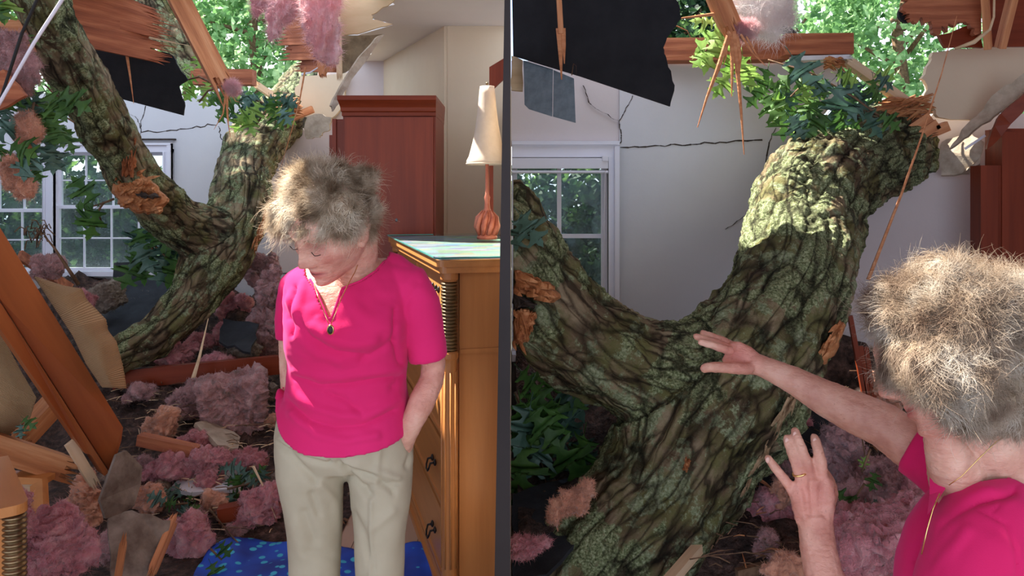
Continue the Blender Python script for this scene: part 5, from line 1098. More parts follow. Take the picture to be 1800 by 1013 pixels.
# left room
spray('oak leaves hanging at the left edge beside the rising limb', [[(-20, 150), (40, 180), (90, 190), (130, 215)], [(60, 180), (50, 230), (45, 290)], [(90, 190), (100, 170), (80, 150)]],
      rleaf(30, -10, 105, 140, 265, 40, 66, [LEAF, LEAF, LEAFB], 201)+[(100, 215, 50, 60, LEAF), (118, 230, 44, 70, LEAF), (85, 165, 50, 30, LEAF), (20, 270, 60, 80, LEAF), (45, 270, 52, 100, LEAFB), (55, 285, 44, 60, LEAF)], 301, 3.15)
spray('big bright leaf pair in the top left corner', [[(-10, 10), (10, 0)]], [(12, -18, 62, 95, LEAFY), (-10, 0, 44, 80, LEAF), (30, 60, 40, 20, LEAF)], 302, 2.9)
spray('young yellow green leaves beside the rafter tip', [[(380, 150), (350, 135), (330, 140)], [(395, 150), (365, 160), (350, 180)]], [(352, 122, 30, 260, LEAFY), (345, 135, 34, 150, LEAFY), (345, 150, 36, 120, LEAFY), (366, 142, 34, 100, LEAFY), (340, 125, 26, 230, LEAFY), (360, 165, 26, 80, LEAFY)], 303, 4.6)
spray('dense dark oak leaves over the top of the left trunk', [[(500, 210), (460, 180), (420, 165), (390, 160)], [(470, 190), (450, 220)]], rleaf(34, 385, 495, 150, 205, 26, 46, [LEAF, LEAF, LEAFB, LEAFY], 202)+[(430, 165, 48, 70, LEAFB), (445, 180, 46, 110, LEAFB)], 304, 5.2)
spray('oak twig with leaves hanging before the left window', [[(200, 350), (180, 358), (165, 362)], [(182, 356), (172, 372), (178, 388)]], [(168, 355, 60, 240, LEAF), (168, 362, 56, 180, LEAF), (172, 366, 62, 100, LEAF), (166, 368, 50, 140, LEAF)], 305, 4.3)
spray('dark oak leaves hanging under the left trunk fork', [[(300, 400), (270, 430), (255, 470)], [(270, 430), (300, 460)]], rleaf(18, 235, 310, 395, 455, 44, 66, [LEAF, LEAFB, LEAF], 203, 50, 130), 306, 4.75)
spray('green leaves in the rubble beside the khaki trousers', [[(400, 860), (440, 850), (480, 830)]], rleaf(16, 385, 480, 820, 870, 26, 42, [LEAF, LEAFB], 204, 0, 360), 307, 3.45)
spray('green leaves tucked under the white drywall board', [[(280, 890), (330, 885)]], rleaf(9, 285, 345, 868, 892, 24, 38, [LEAF, LEAFB], 205, 0, 360), 308, 3.35)
spray('wilted green leaves lying right of the arched wool', [[(370, 965), (390, 985)]], [(385, 955, 38, 60, LEAF), (395, 975, 36, 110, LEAF), (370, 990, 40, 70, LEAF), (362, 1000, 36, 30, LEAFB)], 309, 3.0)
spray('two leaves caught above the thick torn log', [], [(40, 735, 30, 30, LEAF), (36, 745, 28, 80, LEAFB)], 310, 2.7)
# right room
BIG = [(1390, 95, 78, 60, LEAFB), (1478, 145, 92, 95, LEAFB), (1500, 150, 66, 60, LEAFB), (1440, 160, 56, 130, LEAFY), (1350, 120, 62, 110, LEAF), (1372, 150, 66, 100, LEAF), (1400, 165, 66, 120, LEAF), (1420, 120, 58, 160, LEAF), (1430, 185, 62, 100, LEAF), (1455, 200, 56, 130, LEAF), (1520, 195, 60, 60, LEAFB), (1345, 165, 60, 80, LEAF), (1380, 190, 60, 90, LEAF), (1395, 205, 50, 70, LEAF), (1410, 140, 40, 90, LEAFY), (1545, 200, 46, 40, LEAF), (1500, 205, 50, 100, LEAF), (1470, 130, 44, 20, LEAFY)]
spray('large blue green oak leaves over the top of the nearer trunk', [[(1560, 215), (1500, 170), (1430, 130), (1350, 105)], [(1500, 170), (1470, 200)], [(1430, 130), (1390, 170)]], BIG+rleaf(26, 1345, 1540, 120, 212, 40, 62, [LEAF, LEAF, LEAFB, LEAFY], 206, 20, 150), 311, 3.6, jit=.10)
spray('sunlit yellow green leaves left of the shattered rafter end', [[(1285, 45), (1260, 70), (1240, 90)]], [(1272, 50, 66, 150, LEAFY), (1262, 62, 74, 120, LEAFY), (1276, 62, 52, 100, LEAFY), (1245, 92, 44, 140, LEAFY), (1290, 95, 44, 110, LEAFY), (1284, 125, 56, 125, LEAFY), (1305, 96, 58, 80, LEAFY), (1320, 110, 54, 90, LEAFY), (1258, 40, 44, 190, LEAFY)], 312, 3.42, jit=.05)
spray('dark green leaves under the near limb in the lower left of the right room', [[(905, 690), (940, 760), (960, 850)], [(940, 760), (1000, 780)]], rleaf(26, 905, 1030, 650, 830, 70, 110, [LEAF, LEAF, LEAFB], 207, 30, 140), 313, 3.0, jit=.14)
spray('single grey green maple shaped leaf pressed on the near limb', [], [(912, 375, 76, 55, LEAFB), (915, 385, 60, 100, LEAFB)], 314, 2.36, jit=.01, curl=.1)
spray('green leaves and stem lying in the wool behind the raised hand', [[(1520, 850), (1500, 880), (1470, 905)], [(1530, 790), (1515, 830)]], [(1470, 860, 56, 60, LEAF), (1500, 890, 50, 30, LEAF), (1515, 885, 50, 20, LEAFB), (1515, 825, 24, 290, LEAFY), (1480, 880, 50, 100, LEAF), (1540, 830, 36, 120, LEAF)], 315, 2.55, jit=.04)
# small single leaves scattered on the blue-grey shingle and floor: copies of one leaf
g = G(); leafgeo(g, Vector((0, 0, 0)), Vector((1, 0, 0)), Vector((0, 0, 1)), .07, random.Random(4), .3)
spots = [(-.75, 3.35, 30, 'small green leaf on the floorboards behind the khaki trousers'), (-.52, 3.15, 120, 'small green leaf on the floor between trousers and chest'), (-.46, 2.95, 200, 'small green leaf on the floor near the chest plinth')]
src = None
for x, y, a, lb in spots:
    if src is None: o = src = g.obj('fallen_leaf', LEAFD, None, True, mtx=Matrix.Identity(4))
    else: o = src.copy(); COL.objects.link(o)
    o.matrix_basis = Matrix.Translation((x, y, .022)) @ Matrix.Rotation(radians(a), 4, 'Z'); tag(o, lb.replace('green', 'dry brown'), 'leaf', 'fallen leaves on the floorboards')
# ================================================================ PEOPLE
def topx(co): return 900+F*co[:, 0]/co[:, 1], HZ-F*(co[:, 2]-CZ)/co[:, 1]
def seg_d(px, py, a, b):
    a = np.array(a[:2], float); b = np.array(b[:2], float); d = b-a; L = (d@d) or 1
    t = np.clip(((px-a[0])*d[0]+(py-a[1])*d[1])/L, 0, 1); return np.hypot(px-a[0]-t*d[0], py-a[1]-t*d[1])
def folds(co, no, fl):
    px, py = topx(co); front = np.clip(-no[:, 1]*1.6, 0, 1); disp = np.zeros(len(co))
    for pts, wd, amp in fl:
        D = np.full(len(co), 1e9)
        for i in range(len(pts)-1): D = np.minimum(D, seg_d(px, py, pts[i], pts[i+1]))
        disp += amp*np.exp(-(D/wd)**2)*front
    return disp
def inpoly(px, py, poly):
    r = np.zeros(len(px), bool); n = len(poly)
    for i in range(n):
        x0, y0 = poly[i]; x1, y1 = poly[(i+1) % n]
        if y0 == y1: continue
        c = ((y0 > py) != (y1 > py)) & (px < (x1-x0)*(py-y0)/(y1-y0)+x0); r ^= c
    return r
def cut_faces(me, test):
    co = getco(me); no = getno(me); k = test(co, no); bm = bmesh.new(); bm.from_mesh(me); bm.verts.ensure_lookup_table()
    bmesh.ops.delete(bm, geom=[v for v in bm.verts if k[v.index]], context='VERTS'); bm.to_mesh(me); bm.free()
def ga(d, s): return np.exp(-(d/s)**2)
def head_verts(scale=1.0):
    n, h = 72, 54; V = []; th = np.linspace(0, pi, h+1); az = np.linspace(0, 2*pi, n, endpoint=False)
    T, A_ = np.meshgrid(th, az, indexing='ij'); dx = np.sin(T)*np.sin(A_); dy = np.sin(T)*np.cos(A_); dz = np.cos(T)
    x = .075*dx; y = .096*dy; z = .118*dz
    t = np.clip((-.005-z)/.11, 0, 1); x = x*(1-.34*t**1.4)
    y = np.where(dy < 0, y*(1-.30*t), y)
    prof = np.interp(z, [-.118, -.112, -.10, -.085, -.065, -.03, 0, .03, .06], [.045, .066, .079, .083, .084, .088, .090, .094, .085])
    ell = .096*np.sin(T); wf = np.clip(dy/np.maximum(np.sin(T), 1e-4), 0, 1)**1.3; bl = np.clip((.05-z)/.04, 0, 1)
    y = y+(prof-ell)*wf*bl*(dy > 0)
    fr = np.clip(dy*3, 0, 1)
    # brow, sockets, nose, cheeks, lips, chin
    y += fr*(.006*ga(z-.028, .010)*ga(np.abs(x)-.028, .024))
    y -= fr*(.013*ga(z-.006, .013)*ga(np.abs(x)-.031, .015))
    y += fr*(.0065*ga(z-.005, .009)*ga(np.abs(x)-.031, .012))
    y -= fr*(.0022*ga(z-.0165, .0022)*ga(np.abs(x)-.031, .013))
    y -= fr*(.0020*ga(z+.0045, .0018)*ga(np.abs(x)-.031, .012))
    nz_ = np.interp(z, [-.048, -.040, -.032, -.02, .0, .02, .03], [0, .016, .030, .024, .014, .006, 0])
    y += fr*nz_*ga(x, .0095+.004*(z < -.02))
    y += fr*.010*ga(z+.036, .007)*ga(np.abs(x)-.0135, .006)
    y += fr*(.006*ga(z+.022, .018)*ga(np.abs(x)-.046, .018))
    y -= fr*(.003*ga(np.abs(x)-(.020+(-.035-z)*.35), .004)*ga(z+.048, .020))
    y += fr*(.0055*ga(z+.061, .0045)*ga(x, .019)+.006*ga(z+.073, .005)*ga(x, .016))
    y -= fr*(.0055*ga(z+.067, .0022)*ga(x, .023))
    y -= fr*(.004*ga(z+.084, .006)*ga(x, .02)); y += fr*(.006*ga(z+.102, .012)*ga(x, .02))
    V = np.stack([x, y, z], -1).reshape(-1, 3)*scale; Fc = []
    for i in range(h):
        for k in range(n): k2 = (k+1) % n; Fc.append((i*n+k, i*n+k2, (i+1)*n+k2, (i+1)*n+k))
    return V, Fc
class Head:
    def __init__(s, c, f, u, scale=1.0):
        s.c = Vector(c); s.f = Vector(f).normalized(); u = Vector(u); s.u = (u-s.f*u.dot(s.f)).normalized(); s.r = s.f.cross(s.u)
        s.m = np.array([list(s.r), list(s.f), list(s.u)]); s.s = scale
    def w(s, p): p = np.atleast_2d(np.array(p, float)); return p@s.m*1.0+np.array(s.c)
    def wv(s, x, y, z): return Vector(s.w((x*s.s, y*s.s, z*s.s))[0])
    def loc(s, co): return (co-np.array(s.c))@s.m.T/s.s
    def add(s, g):
        V, Fc = head_verts(s.s); g.add([tuple(v) for v in s.w(V)], Fc)
        for sx in (-1, 1):      # ears
            g.ball(s.wv(sx*.074, -.012, -.006), (.010*s.s, .017*s.s, .029*s.s), 14, rot=Matrix((s.r, s.f, s.u)).transposed())
            g.ball(s.wv(sx*.073, -.004, -.030), (.008*s.s, .008*s.s, .010*s.s), 10)
def skin_tint(me, head, red=()):
    co = getco(me); L = head.loc(co); x, y, z = L[:, 0], L[:, 1], L[:, 2]; c = np.ones((len(co), 4)); face = (y > .045) & (z > -.13) & (z < .13)
    lip = ga(z+.067, .0075)**1.0*ga(x, .022)*face*(y > .07); lip = np.clip(lip*1.8, 0, 1)
    c[:, :3] *= 1-lip[:, None]*np.array([.22, .55, .46])
    ln = ga(z+.067, .0016)*ga(x, .022)*face; c[:, :3] *= 1-.75*ln[:, None]
    ck = ga(z+.025, .022)*ga(np.abs(x)-.045, .022)*face; c[:, :3] *= 1-ck[:, None]*np.array([0, .18, .15])
    nt_ = ga(z+.032, .012)*ga(x, .014)*face; c[:, :3] *= 1-nt_[:, None]*np.array([0, .18, .15])
    eye_shade = ga(z-.006, .013)*ga(np.abs(x)-.031, .017)*face; c[:, :3] *= 1-eye_shade[:, None]*np.array([.30, .42, .38])  # eye sockets darkened: shading put into the skin colour
    for p, r, k in red:
        d = np.linalg.norm(co-np.array(p), axis=1); m = np.clip(1-d/r, 0, 1)[:, None]; c[:, :3] *= 1-m*np.array([.0, .30, .26])*k
    setattr_c(me, 'tint', c)
def finish_body(g, head, vox, red=(), wr=.0006):
    me = bake(g, vox, 3, .5); co = getco(me); no = getno(me)
    co += no*(fnoise(co, 90, 3, .7)*wr)[:, None]; setco(me, co); skin_tint(me, head, red); return me
def brows_lashes(head, parent, mat):
    for sx in (-1, 1):
        g = G()
        g.tube([head.wv(sx*(.031+d), .0895-abs(d)*.35+.0015, -.004-.0035*(1-(d/.014)**2)) for d in np.linspace(-.013, .013, 7)], .0009*head.s, 5)
        g.obj('eyelash', IRON, parent)
    rg = random.Random(2)
    for sx in (-1, 1):
        g = G()
        for i in range(26):
            d = rg.uniform(-.017, .019); b = head.wv(sx*(.030+d), .094-abs(d)*.35, .029+rg.uniform(-.0025, .0025)); e = b+(head.r*sx*.7+head.u*.25).normalized()*.007+head.f*.002
            g.tube([b, e], [.0005, .0002], 3)
        g.obj('eyebrow', mat, parent)
def strands(vol, n, length, mat, seed, keep, curl=.5, thick=.00034, parent=None, droop=.2, head=None, flow=None):
    """fine hair strands grown from the surface of the hair volume; merged with that volume into one mesh"""
    rg = np.random.default_rng(seed); vol.calc_loop_triangles()
    co = getco(vol); no = getno(vol); idx = rg.integers(0, len(co), n); p = co[idx]+rg.normal(size=(n, 3))*.002; nn = no[idx]
    k = keep(p); p = p[k]; nn = nn[k]; n = len(p)
    ctr = co.mean(0); seg = 7; P_ = [p-nn*.006]
    f1 = np.array([[noise.noise(Vector(q*13)), noise.noise(Vector(q*13)+Vector((5, 0, 0))), noise.noise(Vector(q*13)+Vector((0, 9, 0)))] for q in p])
    f2 = np.array([[noise.noise(Vector(q*36)), noise.noise(Vector(q*36)+Vector((5, 0, 0))), noise.noise(Vector(q*36)+Vector((0, 9, 0)))] for q in p])
    d = nn*.45+f1*1.3+f2*1.3+rg.normal(size=(n, 3))*.14
    if flow is not None: d += flow(p, nn)
    d -= nn*(np.minimum(0, (d*nn).sum(1)))[:, None]*1.0; d /= np.linalg.norm(d, axis=1)[:, None]
    tang = np.cross(nn, f1+.01); tang /= np.linalg.norm(tang, axis=1)[:, None]
    L = length*rg.uniform(.45, 1.25, n)*(1+(rg.random(n) < .06)*.7); ph = rg.uniform(0, 6.28, n)
    cur = P_[0]; dirv = d
    for i in range(seg-1):
        tt = (i+1)/seg
        dirv = dirv+tang*(curl*np.sin(ph+tt*4))[:, None]*.35-nn*.10+np.array([0, 0, -droop])*.35; dirv /= np.linalg.norm(dirv, axis=1)[:, None]
        cur = cur+dirv*(L/(seg-1))[:, None]; P_.append(cur)
    P_ = np.stack(P_, 1)                                  # n,seg,3
    tg = np.gradient(P_, axis=1); s1 = np.cross(tg, np.array([0, -1., .2])); s1 /= np.linalg.norm(s1, axis=2)[:, :, None]+1e-9
    wd = thick*np.linspace(1, .25, seg)[None, :, None]*rg.uniform(.7, 1.4, n)[:, None, None]
    s2 = np.cross(tg, s1); s2 /= np.linalg.norm(s2, axis=2)[:, :, None]+1e-9
    V = np.stack([P_+s1*wd, P_-s1*wd*.5+s2*wd*.87, P_-s1*wd*.5-s2*wd*.87], 2).reshape(-1, 3)
    base = np.arange(n)[:, None, None]*seg*3; ii = np.arange(seg-1)[None, :, None]*3; kk = np.arange(3)[None, None, :]; k2 = (kk+1) % 3
    Fq = np.stack([base+ii+kk, base+ii+k2, base+ii+3+k2, base+ii+3+kk], -1).reshape(-1, 4)
    vc = co-no*.004; vv = vc.tolist()+V.tolist(); fv = [tuple(q.vertices) for q in vol.polygons]; ff = fv+(Fq+len(co)).tolist()
    me = bpy.data.meshes.new('hair'); me.from_pydata(vv, [], ff); mi = np.zeros(len(ff), dtype=np.int32); mi[:len(fv)] = 1
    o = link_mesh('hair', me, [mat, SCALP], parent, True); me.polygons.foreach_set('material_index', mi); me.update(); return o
def hairvol(balls, Y0, vox, amp=.006, seed=0):
    g = G()
    for b in balls:
        px, py, dy, r = b[:4]; Y = Y0+dy; m = Y/F; rr = r if isinstance(r, tuple) else (r, r, r); g.ball(P(px, py, Y), tuple(q*m for q in rr), 20)
    me = bake(g, vox, 6, .6); co = getco(me); no = getno(me)
    a = fnoise(co, 26, 4, .7, (seed, 0, 0)); b = 1-np.abs(fnoise(co*np.array([1, 1, .6]), 55, 3, .7, (seed, 4, 0)))*2
    co += no*(a*amp+b*amp*.45)[:, None]; setco(me, co); return me

# ---------------- the woman on the left: head bowed, hands in her pockets
Y0 = 1.7
def B(px, py, dy=0): return P(px, py, Y0+dy)
def tb(g, pts, n=18, ry=None): g.tube([B(a, b, d) for a, b, d, r in pts], [r*Y0/F for a, b, d, r in pts], n, ry=ry)
H1 = Head(B(584, 398, -.09), (-.50, -.68, -.50), (.20, 0, 1), .94)
W1 = thing('person', B(600, 340+F*CZ/1.78, .08).xy.to_3d(), 'person with bowed head in a pink short sleeved top and khaki trousers, hands in pockets', 'person')
rings = [(446, 642, 40, 1.765, .040), (456, 635, 62, 1.76, .052), (468, 624, 84, 1.752, .064), (482, 614, 101, 1.745, .076), (505, 610, 108, 1.735, .090), (535, 611, 108, 1.728, .104), (565, 611, 107, 1.722, .112), (600, 611, 103, 1.725, .106), (640, 612, 101, 1.735, .098), (675, 611, 101, 1.742, .097), (700, 610, 104, 1.745, .100)]
def loft(g, rings, n=40, cap=True, tiltf=None):
    V = []; Fc = []
    for py, cx, hw, Yc_, d in rings:
        c = P(cx, py, Yc_); w_ = hw*Yc_/F
        for k in range(n):
            a = 2*pi*k/n; x = cos(a); y = sin(a); q = 2.4; s_ = (abs(x)**q+abs(y)**q)**(-1/q)
            V.append((c.x+w_*x*s_, c.y-d*y*s_, c.z+(tiltf(py, -y*s_, x*s_) if tiltf else 0)))
    m = len(rings)
    for i in range(m-1):
        for k in range(n): k2 = (k+1) % n; Fc.append((i*n+k, i*n+k2, (i+1)*n+k2, (i+1)*n+k))
    if cap: Fc += [tuple(range(n-1, -1, -1)), tuple((m-1)*n+k for k in range(n))]
    g.add(V, Fc)
# skin
g = G(); H1.add(g)
g.tube([H1.wv(0, -.03, -.02), H1.wv(0, -.045, -.07), B(620, 468, .035), B(618, 505, .06)], [.050, .050, .054, .075], 20)
loft(g, [(py, cx, hw*.93, Yc_, d-.007) for py, cx, hw, Yc_, d in rings[1:9]])
tb(g, [(700, 500, .03, 30), (732, 540, .03, 31), (752, 600, .04, 27), (762, 640, .05, 22.5), (759, 668, .045, 22), (742, 705, .025, 24), (725, 742, .01, 20), (714, 766, .02, 19), (704, 792, .04, 19), (696, 812, .055, 12)])
tb(g, [(525, 500, .05, 22), (510, 540, .08, 20), (506, 600, .10, 17), (506, 640, .105, 16), (508, 680, .09, 15.5), (512, 715, .06, 13), (516, 745, .04, 15), (522, 770, .04, 10)])
me = finish_body(g, H1, .0026, red=[(B(575, 540, -.09), .10, 1.2), (B(755, 690, 0), .12, .5)])
link_mesh('body', me, SKIN, W1, True)
brows_lashes(H1, W1, HAIR)
# shirt
g = G()
def hem(py, fy, fx):
    if py <= 700: return 0
    k = (py-700)/52.0; fr = max(0, -fy); return k*(.050*(1-fr)-.034*fx*(1-fr)-.030*fr)
loft(g, rings+[(725, 607, 110, 1.75, .108), (752, 606, 117, 1.75, .116)], tiltf=hem)
tb(g, [(688, 490, .035, 30), (716, 500, .032, 37), (733, 535, .03, 39), (743, 575, .035, 37), (750, 608, .04, 34), (754, 630, .042, 32.5)], 22)
tb(g, [(540, 490, .04, 26), (518, 505, .055, 26), (508, 540, .075, 23), (504, 570, .085, 20), (504, 594, .09, 18)], 20)
g.tube([B(655, 452, .06), B(690, 470, .05), B(716, 495, .035)], [.020, .030, .036], 16)
me = bake(g, .0042, 6, .5); co = getco(me); no = getno(me)
FL = [([(512, 530), (540, 572), (580, 596), (622, 604), (655, 598)], 11, .009), ([(520, 590), (560, 622), (600, 636)], 9, .005), ([(528, 560), (548, 592), (590, 618), (640, 622)], 6, -.006),
      ([(694, 545), (690, 590), (702, 640)], 5, -.008), ([(690, 598), (655, 622), (635, 632)], 7, -.006), ([(520, 664), (560, 678), (610, 676), (650, 668), (705, 662)], 6, -.008), ([(522, 652), (580, 664), (640, 656), (700, 648)], 7, .004),
      ([(516, 690), (550, 716), (600, 730), (650, 728), (700, 700)], 8, .008), ([(508, 706), (545, 740), (590, 752), (640, 748), (690, 722)], 6, -.007), ([(515, 728), (560, 765), (610, 776), (660, 765)], 7, .006),
      ([(576, 690), (610, 705), (636, 728)], 5, -.006), ([(708, 660), (690, 680)], 6, -.006), ([(560, 560), (575, 590)], 5, .003), ([(735, 500), (700, 560)], 7, -.003), ([(500, 500), (506, 560)], 5, -.004), ([(535, 500), (522, 560)], 7, .005), ([(520, 505), (512, 560), (516, 590)], 4, -.008), ([(610, 520), (640, 560), (690, 580)], 14, .004)]
co += no*(folds(co, no, FL)+fnoise(co*np.array([1, 1, 1.5]), 9, 3, .8)*.004)[:, None]; setco(me, co)
VNL = [(545, 492), (555, 508), (566, 535), (577, 560), (583, 560), (594, 530), (602, 508), (632, 496), (660, 478), (680, 455)]
def binding(me, pts, name, parent, mat, r=.0032, sub=5):
    from mathutils.bvhtree import BVHTree
    bv = BVHTree.FromPolygons([v.co.copy() for v in me.vertices], [tuple(q.vertices) for q in me.polygons]); out = []
    for i in range(len(pts)-1):
        for k in range(sub):
            t = k/sub; x = pts[i][0]*(1-t)+pts[i+1][0]*t; y = pts[i][1]*(1-t)+pts[i+1][1]*t
            h = bv.ray_cast(CAMV, (P(x, y, 1)-CAMV).normalized())
            if h[0] is not None and (not out or (h[0]-out[-1]).length < .06): out.append(h[0]+h[1]*.001)
    g = G(); g.tube(out, r, 8, ry=.8); return g.obj(name, mat, parent, True)
CAMV = Vector((0, 0, CZ))
binding(me, VNL, 'neckband', W1, SHIRT)
VN = [(530, 400), (538, 486), (555, 508), (566, 535), (577, 560), (583, 560), (594, 530), (602, 508), (632, 496), (660, 478), (681, 452), (700, 400)]
cut_faces(me, lambda co, no: (inpoly(*topx(co), VN) & ((co[:, 1] < 1.75) | (topx(co)[1] < 470))))
o = link_mesh('shirt', me, SHIRT, W1, True); m = o.modifiers.new('s', 'SOLIDIFY'); m.thickness = .003; m.offset = 1
# trousers
g = G()
loft(g, [(702, 608, 108, 1.755, .095), (730, 607, 118, 1.755, .102), (765, 606, 121, 1.755, .108), (795, 606, 121, 1.757, .098), (818, 606, 119, 1.758, .080)])
def tb2(g, pts, n=22, ry=None): g.tube([P(a, b, d) for a, b, d, r in pts], [r*d/F for a, b, d, r in pts], n, ry=ry)
tb2(g, [(550, 770, 1.745, 62), (547, 830, 1.745, 60), (549, 880, 1.755, 53), (553, 940, 1.765, 48.5), (553, 1010, 1.77, 45), (553, 1120, 1.78, 40), (554, 1250, 1.79, 36), (556, 1400, 1.80, 38), (556, 1428, 1.80, 39)])
tb2(g, [(662, 770, 1.745, 62), (669, 830, 1.742, 59), (669, 880, 1.74, 53), (667, 940, 1.735, 46), (668, 1010, 1.735, 42), (668, 1120, 1.75, 40), (666, 1250, 1.77, 36), (664, 1400, 1.78, 38), (664, 1432, 1.78, 39)])
g.ball(P(701, 806, 1.735), (.036, .040, .040), 16)
me = bake(g, .005, 14, .6); co = getco(me); no = getno(me)
FT = [([(490, 782), (520, 812), (556, 846)], 6, -0.0089), ([(492, 772), (530, 796), (580, 806)], 6, 0.0064), ([(500, 790), (575, 815)], 5, -0.0051), ([(548, 870), (560, 905)], 6, -0.0064), ([(534, 905), (552, 950)], 10, -0.0077), ([(515, 920), (532, 975)], 14, 0.0064),
      ([(596, 815), (608, 826), (618, 840), (650, 872)], 6, -0.0102), ([(608, 822), (660, 840), (692, 866)], 5, -0.0077), ([(606, 812), (660, 828), (700, 842)], 6, 0.0064), ([(620, 905), (640, 945), (655, 1000)], 7, -0.0077), ([(652, 880), (651, 1013)], 3.5, 0.0064),
      ([(580, 790), (580, 812)], 2.5, -0.0077), ([(668, 780), (660, 860)], 5, 0.0038), ([(712, 772), (724, 795), (716, 820)], 5, -0.0064), ([(560, 850), (590, 880), (598, 930)], 7, 0.0051), ([(640, 858), (700, 850)], 6, -0.0051), ([(690, 900), (655, 930)], 8, 0.0051), ([(540, 970), (600, 985)], 7, -0.0038), ([(700, 756), (724, 780)], 2.5, -0.0051)]
co += no*(folds(co, no, FT)+fnoise(co*np.array([1, 1, .7]), 8, 3, .8)*.004)[:, None]; setco(me, co); link_mesh('trousers', me, KHAKI, W1, True)
for cx, Yc_ in ((556, 1.79), (664, 1.77)):
    g = G(); c = P(cx, 0, Yc_); g.ball((c.x, Yc_-.06, .035), (.045, .12, .038), 16); g.ball((c.x, Yc_+.01, .055), (.042, .06, .06), 14); me = bake(g, .006, 3); co = getco(me); co[:, 2] = np.maximum(co[:, 2], .002); setco(me, co); link_mesh('shoe', me, SHOE, W1, True)
# hair
hb = [(575, 350, -.07, (78, 84, 64)), (512, 372, -.10, 32), (535, 372, -.13, 30), (560, 362, -.16, 34), (590, 366, -.16, 34), (612, 384, -.12, 29), (628, 362, -.07, 34), (622, 402, -.06, 22), (638, 396, -.05, 20), (588, 318, -.07, 34), (548, 322, -.09, 32), (628, 324, -.05, 28), (496, 390, -.10, 16), (520, 395, -.14, 16), (548, 396, -.165, 16), (578, 398, -.17, 15), (604, 404, -.14, 15), (520, 376, -.145, 22), (530, 388, -.155, 17)]
hv = hairvol(hb, Y0, .0032, .006, 1)
c0 = np.array(H1.c)
def keep1(p):
    L = H1.loc(p); return ~((L[:, 1] > .075) & (L[:, 2] < .045) & (np.abs(L[:, 0]) < .06))
def flow1(p, nn):
    px, py = topx(p); d = np.zeros_like(p); d[:, 0] = np.clip((px-600)/50, -.9, .5); d[:, 2] = np.clip((335-py)/60, -.9, .3); d[:, 1] = -.1; return d
strands(hv, 42000, .030, HAIR, 5, keep1, .9, .00038, W1, .1, H1, flow1)
# necklace with an oval pendant
root = thing('necklace', B(580, 590, -.12), 'thin gold necklace with a dark oval pendant on the bowed woman\'s pink top', 'necklace')
ch = [(632, 458, -.035), (624, 478, -.06), (612, 500, -.085), (600, 525, -.105), (590, 550, -.118), (582, 570, -.122)]
ch2 = [(552, 500, -.075), (560, 525, -.10), (570, 550, -.118), (578, 570, -.122)]
for q in (ch, ch2): G().tube([B(*a) for a in q], .0009, 6).obj('chain', GOLD, root, True)
g = G(); c = B(581, 580, -.128); g.ball(c, (.0075, .003, .0105), 16); pd = g.obj('pendant', GOLD, root, True)
g = G(); g.ball(c+Vector((0, -.002, 0)), (.0055, .002, .0082), 14); g.obj('pendant_inlay', IRON, pd, True)

# ---------------- the woman on the right: seen from behind, arm stretched out, other hand raised
Y1 = 1.1
def Q(px, py, Y=Y1): return P(px, py, Y)
def tq(g, pts, n=18, ry=None): g.tube([P(a, b, d) for a, b, d, r in pts], [r*d/F for a, b, d, r in pts], n, ry=ry)
H2 = Head(Q(1664, 618, 1.13), (-.80, .42, -.42), (.5, .05, 1), .95)
W2 = thing('person', (P(1760, 0, 1.2).x, 1.2, 0), 'person with curly grey hair and pink top, one arm stretched towards the trunk', 'person')
g = G(); H2.add(g)
g.tube([H2.wv(0, -.03, -.03), Q(1712, 735, 1.15), Q(1735, 800, 1.17), Q(1745, 870, 1.19)], [.050, .050, .056, .085], 22)
tq(g, [(1650, 740, 1.13, 12), (1652, 768, 1.115, 28), (1668, 806, 1.125, 38), (1697, 850, 1.18, 60)])
# far arm
tq(g, [(1700, 850, 1.30, 46), (1640, 812, 1.36, 44), (1600, 782, 1.39, 43), (1552, 747, 1.42, 40), (1500, 724, 1.44, 37), (1445, 697, 1.46, 31), (1393, 668, 1.48, 24), (1345, 646, 1.50, 19), (1322, 638, 1.51, 19)])
def finger(g, pts, r0=.0088, r1=.0066):
    n = len(pts); rr = [r0+(r1-r0)*i/(n-1) for i in range(n)]
    for k in range(1, n-1): rr[k] *= 1.04
    g.tube([P(*p) for p in pts], rr, 12); g.ball(P(*pts[-1]), rr[-1], 10)
g.tube([P(1330, 641, 1.505), P(1312, 634, 1.515), P(1290, 624, 1.525), P(1278, 617, 1.53)], [.021, .028, .029, .022], 18, ry=.62)
finger(g, [(1286, 618, 1.50), (1268, 612, 1.488), (1250, 606, 1.48), (1232, 602, 1.478)])
finger(g, [(1284, 613, 1.52), (1262, 604, 1.51), (1240, 597, 1.505), (1224, 592, 1.50)])
finger(g, [(1290, 612, 1.54), (1270, 600, 1.535), (1252, 592, 1.53), (1236, 586, 1.53)])
finger(g, [(1298, 614, 1.56), (1282, 604, 1.56), (1268, 597, 1.56), (1256, 592, 1.56)], .008, .0058)
finger(g, [(1318, 648, 1.495), (1296, 648, 1.48), (1270, 646, 1.47), (1246, 646, 1.465), (1238, 648, 1.463)], .0115, .0085)
